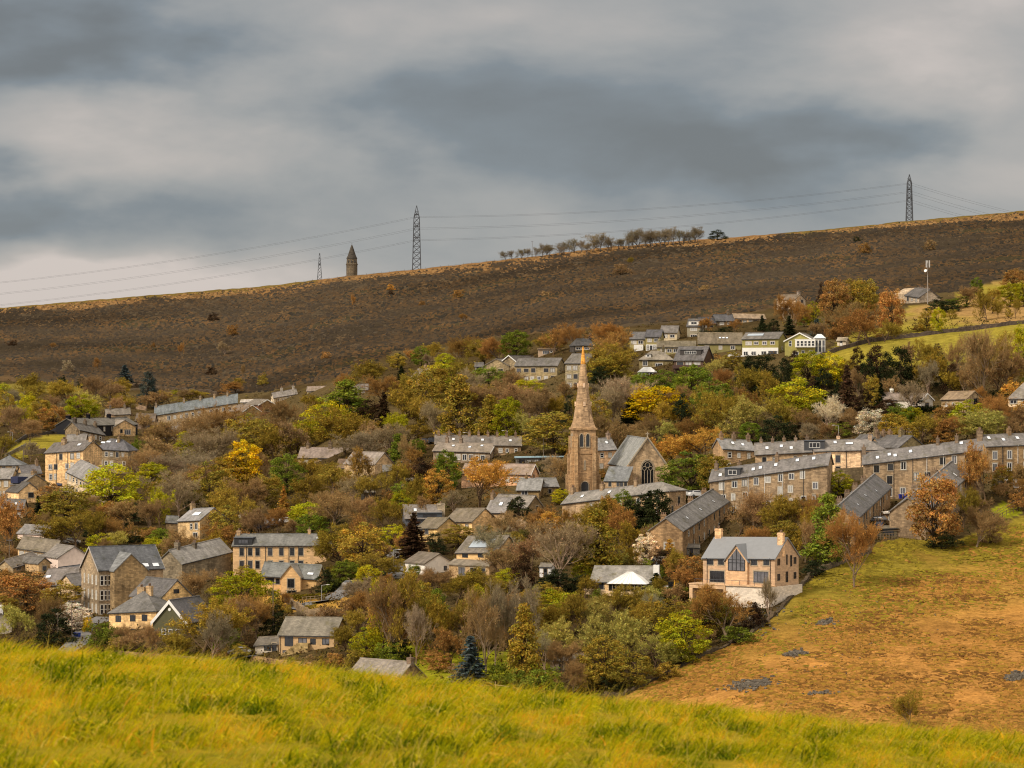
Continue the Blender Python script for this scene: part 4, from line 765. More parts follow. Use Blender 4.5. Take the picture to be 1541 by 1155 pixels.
H = row('house','low white fronted house tucked at the right of the stone mill','the low house right of the mill',249,857,272,852,876,2,7,2.4, wall=(190,164,126), slate=(120,118,116)); window(H,'f',H.L*.25,2,.8,1.6,'w'); window(H,'f',H.L*.65,2,.8,1.6,'w'); door(H,'f',H.L*.85,0)
H = row('house','long dark stone house with sunlit roof slope right of mill','the dark stone house right of the mill',274,847,348,829,880,12,8,2.8, wall=(124,108,84), slate=(146,142,136), below=5); chimney(H,.45,.4,.7,1,1.0); chimney(H,.15,.5)
H = row('house','hipped slate house with dark windows in front of stone mill','the hipped house by the mill',164,920.5,234.5,917.5,950,-4,10,3.6, wall=(196,160,112), slate=(112,110,108), roof='hip', hx=5)
for u in (.2,.51,.76):
    for zz in (H.h-1.5,H.h-4.3): window(H,'f',H.L*u,zz,1.3,1.3,'dn')
chimney(H,.42,.55,1.6,1.0,1.3,3); chimney(H,.62,.5,1.2,.9,1.1,3)
H = gab('cottage','dark green cottage with broad white bargeboards beside hipped house','the green cottage with white bargeboards',230,281,934,955,12,4.2,-3, cat='cottage', wall=(84,80,52), wallm=M_PAINT, slate=(108,106,108)); bargeboard(H,'l',.75)
for v,w_ in ((.33,1.0),(.52,.9),(.74,1.0)): window(H,'l',H.W*(1-v),.6 if w_>.95 else .2,w_,1.2 if w_>.95 else 1.9,'wn')
m = MB(); m.lathe([(.32,0),(.32,.08)],10); m.ob('round_vent',[M_WHITE],H.e,loc=(-.05,H.W*.5,H.h+2.3),rot=(0,-math.pi/2,0))
H = gab('house','tan stone gable house behind the green cottage','the tan gable house behind the cottage',241.5,291,898,928,12,3.6,5, wall=(200,164,112), slate=SD); window(H,'l',H.W*.52,H.h+1.2,1.4,.9,'dn'); window(H,'l',H.W*.78,H.h-2.4,1.4,1.0,'dn')
H = gab('cottage','white cottage with tall white chimney at bottom left edge','the white cottage at bottom left',-16,18,934,954,9,1.6,2, cat='cottage', wall=(206,190,172), wallm=M_PAINT, slate=(110,104,100)); chimney(H,.1,.5,1.2,1.2,1.6,2,lin((226,216,204)),2.5)
# --- centre bottom
H = row('house','long tan stone house three storeys with flat dark dormer','the long tan house',350.5,820,491,819.5,868,-2.5,9,2.3, wallm=M_NEWSTONE, wall=(198,160,114), slate=(116,116,114), roof='hipR', hx=3, below=5)
for u in (.095,.185,.265,.4,.52,.635,.73):
    for j in range(2): window(H,'f',H.L*u,H.h-1.55-2.95*j,.95,1.75,'d')
for u in (.145,.35,.6,.7): pipe(H,u)
dormer(H,.11,4.2,1.6,.0,False,(48,48,50)); chimney(H,.78,.5,.6,.6,1.0,1); rooflight(H,.9,.6,1.3,.8); chimney(H,.02,.5,.8,1.2,.8); window(H,'f',H.L*.96,H.h-4.6,1.2,1.0,'dn')
H = row('house','tan stone house with central gable in front of long tan house','the tan house with central gable',393,865,476,870,897.5,-2,8,2.6, wallm=M_NEWSTONE, wall=(200,160,106), slate=(116,118,118), below=4)
xa, xb = H.L*.4, H.L*.745; xm = (xa+xb)/2; zp = H.h+2.4; m = MB(); m.add([(xa,-1.6,-3),(xb,-1.6,-3),(xb,-1.6,H.h-.3),(xm,-1.6,zp),(xa,-1.6,H.h-.3),(xa,.1,-3),(xb,.1,-3),(xb,.1,H.h-.3),(xm,.1,zp),(xa,.1,H.h-.3)],[(0,1,2,3,4),(1,6,7,2),(5,0,4,9)]); g_ = m.ob('gable_bay',[M_NEWSTONE],H.e,lin((192,156,110)))
m = MB()
for s,xe in ((-1,xa-.25),(1,xb+.25)): m.add([(xm,-1.9,zp+.15),(xe,-1.9,H.h-.3),(xe,.2,H.h-.3),(xm,3.5,zp+.15),(xm,-1.9,zp-.12),(xe,-1.9,H.h-.57),(xe,.2,H.h-.57),(xm,3.5,zp-.12)],[(0,1,2,3),(7,6,5,4),(0,4,5,1),(1,5,6,2)])
m.ob('gable_roof',[M_SLATE],H.e,lin((136,130,122)))
for u,zz,w_,h_ in ((0,H.h-1.6,1.5,1.9),(-.25,.9,.9,1.2),(.5,.9,.9,1.2)): f,p = win_mesh(w_,h_,'d'); o = ob('bay_window',f,g_,loc=(xm+u*1.3,-1.61,zz)); ob('bay_pane',p,g_,loc=(xm+u*1.3,-1.615,zz))
window(H,'f',H.L*.16,H.h-1.1,1.9,1.2,'d'); window(H,'f',H.L*.88,.9,1.6,1.4,'d'); window(H,'f',H.L*.3,H.h-1.1,.9,1.2,'d'); window(H,'f',H.L*.2,.8,1.6,1.2,'d'); rooflight(H,.87,.3,1.4,.9); bargeboard(H,'r',.25,(150,140,120))
H = row('house','tan stone house with plain grey roof and outside steps above grass','the tan house above the grass',420,954,502.5,955,986,-3,8.5,2.9, wallm=M_NEWSTONE, wall=(192,156,110), slate=(128,122,110), below=4)
for u,w_,h_ in ((.18,1.7,1.9),(.43,1.7,1.3),(.62,1.1,1.1),(.85,1.4,1.2)): window(H,'f',H.L*u,H.h-1.3,w_,h_,'dn')
window(H,'f',H.L*.1,.6,.8,.8,'dn'); window(H,'f',H.L*.49,.5,1.4,1.6,'bn'); window(H,'r',3,3,1,1.2,'d'); pipe(H,.02)
m = MB()
for i in range(9): m.box((.8+i*.38,-1.3,-1.5),(1.18+i*.38,-.02,.3+i*.27))
m.box((4.2,-1.3,-1.5),(6.2,-.02,2.5)); m.ob('outside_steps',[M_STONE],H.e,lin((150,124,80)))
H = row('garage','low white and grey garage left of tan house above grass','the low garage by the tan house',384,970,418,968,984,-1,6,1.2, cat='garage', wall=(206,192,172), wallm=M_PAINT, slate=(124,116,104)); window(H,'f',H.L*.55,1,1.4,1.0,'dn'); door(H,'f',H.L*.85,0,.9,1.9,False)
H = row('cottage','old stone cottage with mossy slate roof at edge of near grass','the old cottage by the grass',521,1019,596,1025,1036,-6,9,3.0, cat='cottage', wall=(140,112,84), slate=(140,132,124)); chimney(H,.985,.5,.9,1.1,.7,1); window(H,'r',6,.4,1.4,.8,'dn'); window(H,'f',H.L*.4,.8,.9,.8,'d')
H = row('house','house with big solar panel and lower glazed front roof','the house with solar panels',687,830,746,829.5,866,-6,9,3.1, wallm=M_NEWSTONE, wall=(200,164,114), slate=(136,128,118))
rooflight(H,.49,.52,5.6,3.0,M_SOLAR,'solar_panel')
for u in (.22,.62,.85): window(H,'f',H.L*u,H.h-.85,1.5,.8,'dn')
m = MB(); m.add([(-.6,-2.6,H.h-2.5),(H.L+.2,-2.6,H.h-2.5),(H.L+.2,.05,H.h-1.45),(-.6,.05,H.h-1.45),(-.6,-2.6,H.h-2.7),(H.L+.2,-2.6,H.h-2.7),(H.L+.2,.05,H.h-1.65),(-.6,.05,H.h-1.65)],[(0,1,2,3),(7,6,5,4),(0,4,5,1),(1,5,6,2),(3,7,4,0)]); m.ob('lower_roof',[M_SLATE],H.e,lin((140,130,116)))
m = MB(); m.box((-.3,-2.3,-4),(H.L,-.02,H.h-2.55)); b_ = m.ob('lower_wall',[M_NEWSTONE],H.e,lin((196,158,110)))
for u in (.3,.6,.82): f,p = win_mesh(1.6,1.7,'d'); o = ob('lower_window',f,b_,loc=(H.L*u,-2.31,H.h-3.9)); ob('lower_pane',p,b_,loc=(H.L*u,-2.315,H.h-3.9))
H = gab('garage','white gabled garage left of the house with solar panels','the white gabled garage',639,682,846,862,8,1.9,4, cat='garage', wall=(240,230,216), wallm=M_PAINT, slate=(120,110,98)); window(H,'l',2,1,.8,1,'dn')
H = row('bungalow','grey slate bungalow with white pyramid roofed conservatory','the bungalow with conservatory',889,874,979,874.5,889,-3,9,2.7, wall=(196,162,116), slate=(148,144,138)); window(H,'f',H.L*.15,1.1,1.6,1.4,'d'); window(H,'f',H.L*.03,1,.5,1.4,'wn'); window(H,'r',5.5,1,1.2,1.4,'dn'); bargeboard(H,'r',.2)
m = MB(); x0 = H.L*.36; x1 = H.L*.97; xm = (x0+x1)/2; m.box((x0,-3.2,-1),(x1,-.03,.25)); [m.box((x0+(x1-x0)*i/10-.05,-3.2,.25),(x0+(x1-x0)*i/10+.05,-3.1,H.h-.25)) for i in range(11)]; m.box((x0,-3.25,H.h-.35),(x1,-.03,H.h-.15)); cv = m.ob('conservatory_frame',[M_SURR],H.e)
m = MB(); m.box((x0+.05,-3.12,.25),(x1-.05,-.1,H.h-.36)); m.ob('conservatory_glass',[M_GLASS],cv)
m = MB(); z0 = H.h-.2; z1 = H.h+1.95; m.add([(x0-.3,-3.6,z0),(x1+.3,-3.6,z0),(x1+.3,3,z0),(x0-.3,3,z0),(xm-.5,-.2,z1),(xm+.5,-.2,z1)],[(0,1,5,4),(1,2,5),(2,3,4,5),(3,0,4),(3,2,1,0)])
[m.tube((x0-.3+(x1-x0+.6)*i/8,-3.6,z0+.03),(xm-.5+i/8,-.2,z1+.03),.05,n=4) for i in range(9)]; m.ob('conservatory_roof',[M_WHITE],cv)
m = MB(); m.box((H.L+.1,2.2,-1),(H.L+1.2,3.2,H.h+3.2)); m.lathe([(.2,H.h+3.2),(.16,H.h+3.8)],8,(H.L+.65,2.7),1); m.ob('white_chimney',[M_WHITE,M_DARKP],H.e)
# ---------------------------------------------------------------- tree meshes: nominal 10 m high, 7 m wide, standing at the origin
def leaf_quads(r, C, R, n, size, flat=.75, tint=(1, 1, 1), tv=.22):
    """n leaf sprays round centre C"""
    P = r.normal(0, 1, (n, 3)); P /= np.maximum(1e-6, np.linalg.norm(P, axis=1))[:, None]; P *= (r.random(n)**.5*R)[:, None]; P[:, 2] *= flat; c = np.asarray(C)+P
    nrm = r.normal(0, 1, (n, 3))+P/max(R, .01)*1.2+np.array([0, 0, .5]); nrm /= np.linalg.norm(nrm, axis=1)[:, None]
    a = np.cross(nrm, r.normal(0, 1, (n, 3))); a /= np.linalg.norm(a, axis=1)[:, None]; b = np.cross(nrm, a)
    s = size*(.6+.8*r.random(n)); a = a*s[:, None]; b = b*(s*.62)[:, None]
    Q = np.stack([c-a, c-b*.9, c+a, c+b*.9], 1)
    t = np.asarray(tint)*(1+tv*r.normal(0, 1, (n, 1)))*(1+.08*r.normal(0, 1, (n, 3))); return Q, np.clip(t, np.asarray(tint)*.35, 4)
def lumpy(d, s): return .84+.27*mnoise.noise(Vector(d)*1.55+Vector((s*3.1, s*1.7, s*.9)))+.2*mnoise.noise(Vector(d)*3.4+Vector((s, s*5.7, 2)))
def norm_fit(Q, tr, w, h, z0=None):
    """scale crown quads and trunk points so the crown is w wide and tops out at h"""
    A = Q.reshape(-1, 3); lo = np.percentile(A, .7, axis=0); hi = np.percentile(A, 99.3, axis=0)
    sx = w/max(hi[0]-lo[0], hi[1]-lo[1]); sz = h/hi[2]; S = np.array([sx, sx, sz]); Q *= S
    tr.V = [(v[0]*sx, v[1]*sx, v[2]*sz) for v in tr.V]; return Q
def t_leafy(seed, tb=.08, ncl=115, per=62, rxy=3.5, size=.165, squash=1.0, dense=1.0, pointy=0.0, spread=(.5, 1.0), tv=.15):
    r = np.random.default_rng(seed); H = 10.0; z0 = H*tb; rz = (H-z0)/2; zc = z0+rz; Q = []; T = []; cs = []
    while len(cs) < ncl:
        t = r.random(); a = r.random()*6.283; zz = 2*t-.86
        f = math.sqrt(max(.0, 1-zz*zz/(1.32 if zz > 0 else .98))) if not pointy else (min(1, t/.12+.45)*max(.04, 1-t)**(.45+.5*pointy))
        if r.random() > f+.12: continue
        d = (math.cos(a)*f, math.sin(a)*f, zz); lm = lumpy(d, seed)*1.1
        q = (spread[0]+(spread[1]-spread[0])*r.random()**.5); rr = f*q*lm
        p = np.array([math.cos(a)*rxy*rr, math.sin(a)*rxy*rr, z0+(H-z0)*(t*(.9+.12*lm) if not pointy else t)]); cs.append(p)
    for p in cs:
        ct = 1+.17*r.normal(); ct = min(1.45, max(.6, ct)); hue = r.normal()*.07
        q, t = leaf_quads(r, p, .62+.42*r.random(), int(per*dense*(.6+.8*r.random())), size, .7, (ct*(1+hue), ct, ct*(1-hue)), tv); Q.append(q); T.append(t)
    tr = MB(); lean = r.normal(0, .15, 2); top = Vector((lean[0], lean[1], zc+rz*.3)); k0 = Vector((lean[0]*.3, lean[1]*.3, z0*.9+.3))
    tr.tube((0, 0, -.6), k0, .26, .19, 7); tr.tube(k0, top, .19, .06, 6)
    for p in cs[::4]:
        s = k0.lerp(top, r.random()*.75); mid = s.lerp(Vector(p), .5)+Vector((0, 0, .35)); tr.tube(s, mid, .085, .05, 4); tr.tube(mid, p, .05, .02, 4)
    Q = norm_fit(np.concatenate(Q), tr, 7, 10); return tr, Q, np.concatenate(T)
def t_bare(seed, leafn=0, fine=1.0, tb=.18, up=.25, buds=.6):
    r = np.random.default_rng(seed); tr = MB(); Q = []; T = []; ends = []
    def tw(p, d, l, w):
        u = np.cross(d, r.normal(0, 1, 3)); u /= max(1e-6, np.linalg.norm(u)); q = p+d*l; v = np.cross(d, u); v /= max(1e-6, np.linalg.norm(v))
        t = .85+.3*r.random()
        Q.append([p-u*w, p+u*w, q+u*w*.4, q-u*w*.4]); T.append((t, t, t))
    def br(p, d, l, rad_, lv):
        n = 3; pts = [p]
        for i in range(n):
            d = d+r.normal(0, .13, 3)+np.array([0, 0, up*.25]); d /= np.linalg.norm(d); q = p+d*l/n
            if lv <= 2: tr.tube(p, q, rad_*(1-.22*i), rad_*(1-.22*(i+1)), 6 if lv == 0 else 4 if lv == 1 else 3)
            else: tw(p, d, l/n, .024)
            p = q; pts.append(p)
        if lv == 4:
            ends.append((p, d))
            for _ in range(int(4*fine)):
                a = d+r.normal(0, .55, 3); a /= np.linalg.norm(a); tw(pts[r.integers(1, 4)], a, .4+.5*r.random(), .019)
            return
        k = [9, 5, 4, 4][lv]
        for c in range(k):
            f = .35+.65*(c+r.random())/k if lv else .16+.84*(c+r.random()*.6)/k
            f = min(.999, f)*n; i = int(f); b = np.array(pts[i])+(np.array(pts[i+1])-np.array(pts[i]))*(f-i)
            ax = np.cross(d, r.normal(0, 1, 3)); ax /= np.linalg.norm(ax); sp = (.75, .7, .6, .6)[lv]+.2*r.normal()
            nd = d*math.cos(sp)+ax*math.sin(sp)+np.array([0, 0, up*(.5 if lv else .55)]); nd /= np.linalg.norm(nd)
            br(b, nd, l*(.66, .62, .6, .6)[lv]*(.8+.4*r.random())*(1.15-.35*f/n if lv == 0 else 1), rad_*(.5 if lv == 0 else .55), lv+1)
    br(np.array([0, 0, -.5]), np.array([0, 0, 1.]), 5.6, .24, 0)
    Q = np.array(Q); T = np.array(T)*.9; qs = [Q]; ts = [T]
    E = [ends[i] for i in r.permutation(len(ends))]
    nb = int(len(E)*buds)
    for p, d in E[:nb]:
        q, t = leaf_quads(r, p, .4, 5, .1, 1, (1.15, 1.05, .95), .2); qs.append(q); ts.append(t)
    if leafn:
        for p, d in E[:int(len(E)*.75)]:
            c = 1+.2*r.normal(); q, t = leaf_quads(r, p, .42, leafn, .16, .9, (c, c, c), .2); qs.append(q); ts.append(t)
    Q = norm_fit(np.concatenate(qs), tr, 7, 10); return tr, Q, np.concatenate(ts)
def t_conifer(seed, w=4.0, fat=.85):
    r = np.random.default_rng(seed); tr = MB(); tr.tube((0, 0, -.5), (0, 0, 9.6), .2, .03, 6); Q = []; T = []
    z = .7
    while z < 9.9:
        t = (z-.7)/9.3; R = w/2*(1-t)**fat*(.85+.3*r.random())+.12; nb = int(5+9*(1-t))
        for i in range(nb):
            a = r.random()*6.283; rr = R*(.75+.4*r.random()); ct = .75+.5*r.random()
            d = np.array([math.cos(a), math.sin(a), -.12-.25*r.random()]); n = int(5+rr*7)
            for k in range(n):
                f = (k+r.random())/n; p = np.array([0, 0, z])+d*rr*f+np.array([0, 0, .18*f*f*rr]); s = (.16+.16*r.random())*(1.2-.5*f)
                q, tt = leaf_quads(r, p, .1, 1, s*1.25, 1, (ct, ct, ct), .2); Q.append(q); T.append(tt)
        z += .34+.1*r.random()
    return tr, norm_fit(np.concatenate(Q), tr, 7, 10), np.concatenate(T)
def t_shrub(seed):
    r = np.random.default_rng(seed); Q = []; T = []; tr = MB(); H = 10.0
    for i in range(70):
        d = r.normal(0, 1, 3); d /= np.linalg.norm(d); d[2] = abs(d[2]); rr = (.45+.55*r.random()**.5)*lumpy(d, seed)*1.15
        p = np.array([d[0]*3.5*rr, d[1]*3.5*rr, 1.2+d[2]*8*rr]); ct = max(.5, 1+.25*r.normal())
        q, t = leaf_quads(r, p, .9, 46, .2, .95, (ct, ct, ct), .22); Q.append(q); T.append(t)
        if i % 5 == 0: tr.tube((r.normal()*.3, r.normal()*.3, -.5), p, .09, .03, 4)
    return tr, norm_fit(np.concatenate(Q), tr, 7, 10), np.concatenate(T)
KIND = {}
def reg(k, name, gens):
    L_ = []
    for g in gens:
        tr, Q, T = g; L_.append((tr.make('trunk', [M_BARK]), quads_mesh('crown', Q, T, M_LEAF)))
    KIND[k] = (name, L_)
reg('L', 'leafy_tree', [t_leafy(s, tb=.05+.03*(s % 3)) for s in range(11, 17)])
reg('T', 'leafy_tree', [t_leafy(s, tb=.06, ncl=110, rxy=2.6, pointy=.35) for s in range(31, 34)])
reg('C', 'columnar_tree', [t_leafy(s, tb=.03, ncl=90, rxy=1.6, pointy=.3) for s in range(41, 43)])
reg('B', 'bare_tree', [t_bare(s, 0, 3.2) for s in range(51, 57)])
reg('S', 'budding_tree', [t_bare(s, 5, 1.6) for s in range(61, 66)])
reg('F', 'bare_tree', [t_bare(s, 0, 2.2, up=.42, buds=.3) for s in range(66, 69)])
reg('K', 'bare_tree', [t_bare(s, 0, 1.1, up=.3, buds=.1) for s in range(101, 104)])
reg('N', 'conifer', [t_conifer(s, 4.0, .8) for s in range(71, 74)])
reg('P', 'evergreen_tree', [t_leafy(s, tb=.04, ncl=95, per=66, size=.15, spread=(.45, 1.1), pointy=.3, tv=.3) for s in range(81, 85)])
reg('U', 'bush', [t_shrub(s) for s in range(91, 95)])
COLR = {  # crown colour
 'OL': (130,110,42), 'YG': (142,134,28), 'GR': (98,105,34), 'DG': (42,46,26), 'BR': (137,110,72), 'GB': (137,121,92), 'RB': (142,105,56), 'OR': (172,130,58), 'YE': (182,150,26),
 'WH': (196,180,150), 'CU': (62,46,32), 'BL': (62,70,66), 'LG': (150,140,70)}
CNAME = {'OL': 'olive', 'YG': 'yellow-green', 'GR': 'bright green', 'DG': 'dark green', 'BR': 'brown', 'GB': 'grey-brown', 'RB': 'rust-brown', 'OR': 'orange', 'YE': 'golden yellow', 'WH': 'white-blossomed', 'CU': 'dark copper', 'BL': 'blue-green', 'LG': 'pale olive'}
KNAME = {'L': 'leafy round tree', 'T': 'tall leafy tree', 'C': 'narrow columnar tree', 'B': 'bare twiggy tree', 'S': 'budding tree', 'F': 'open bare tree', 'K': 'bare skyline tree', 'N': 'pointed conifer', 'P': 'dense evergreen', 'U': 'bush'}
GROUP = {'L': 'leafy trees around the town', 'T': 'leafy trees around the town', 'C': 'leafy trees around the town', 'B': 'bare trees around the town', 'S': 'budding trees around the town', 'F': 'bare trees around the town', 'N': 'conifers around the town', 'P': 'evergreen trees around the town', 'U': 'bushes around the town'}
TREES = []
def plant(kind, col, cx, top, base, w, grp=None, D=None, lab=None):
    D = gD(cx, base) if D is None else D; P = W(cx, base, D); s = D/F; r = random.Random(int(cx*31+top*17+base))
    name, L_ = KIND[kind]; tm, cm = L_[r.randrange(len(L_))]
    h = (base-top)*s/10*1.1; ww = w*s/7*1.18
    e = empty(name, P, r.uniform(0, 6.28)); e.scale = (ww, ww, h)
    c = np.array(lin(COLR[col]))*(1+.15*r.gauss(0, 1)); c = c*(1.3 if kind != 'K' else .9)*np.array([1+.035*r.gauss(0, 1), 1, 1+.05*r.gauss(0, 1)])
    tc = lin((104, 96, 88)) if kind == 'K' else lin((150, 126, 104)) if kind in 'F' or (col == 'GB') else lin((96, 76, 56)) if kind == 'S' else lin((124, 104, 82)) if kind == 'B' else lin((66, 52, 38))
    ob('trunk', tm, e, tc); ob('crown', cm, e, c)
    if lab: tag(e, lab, 'bush' if kind == 'U' else 'tree', grp or GROUP[kind])
    else: TREES.append((e, kind, col, cx, (top+base)/2, base-top, w, grp or GROUP[kind]))
    return e
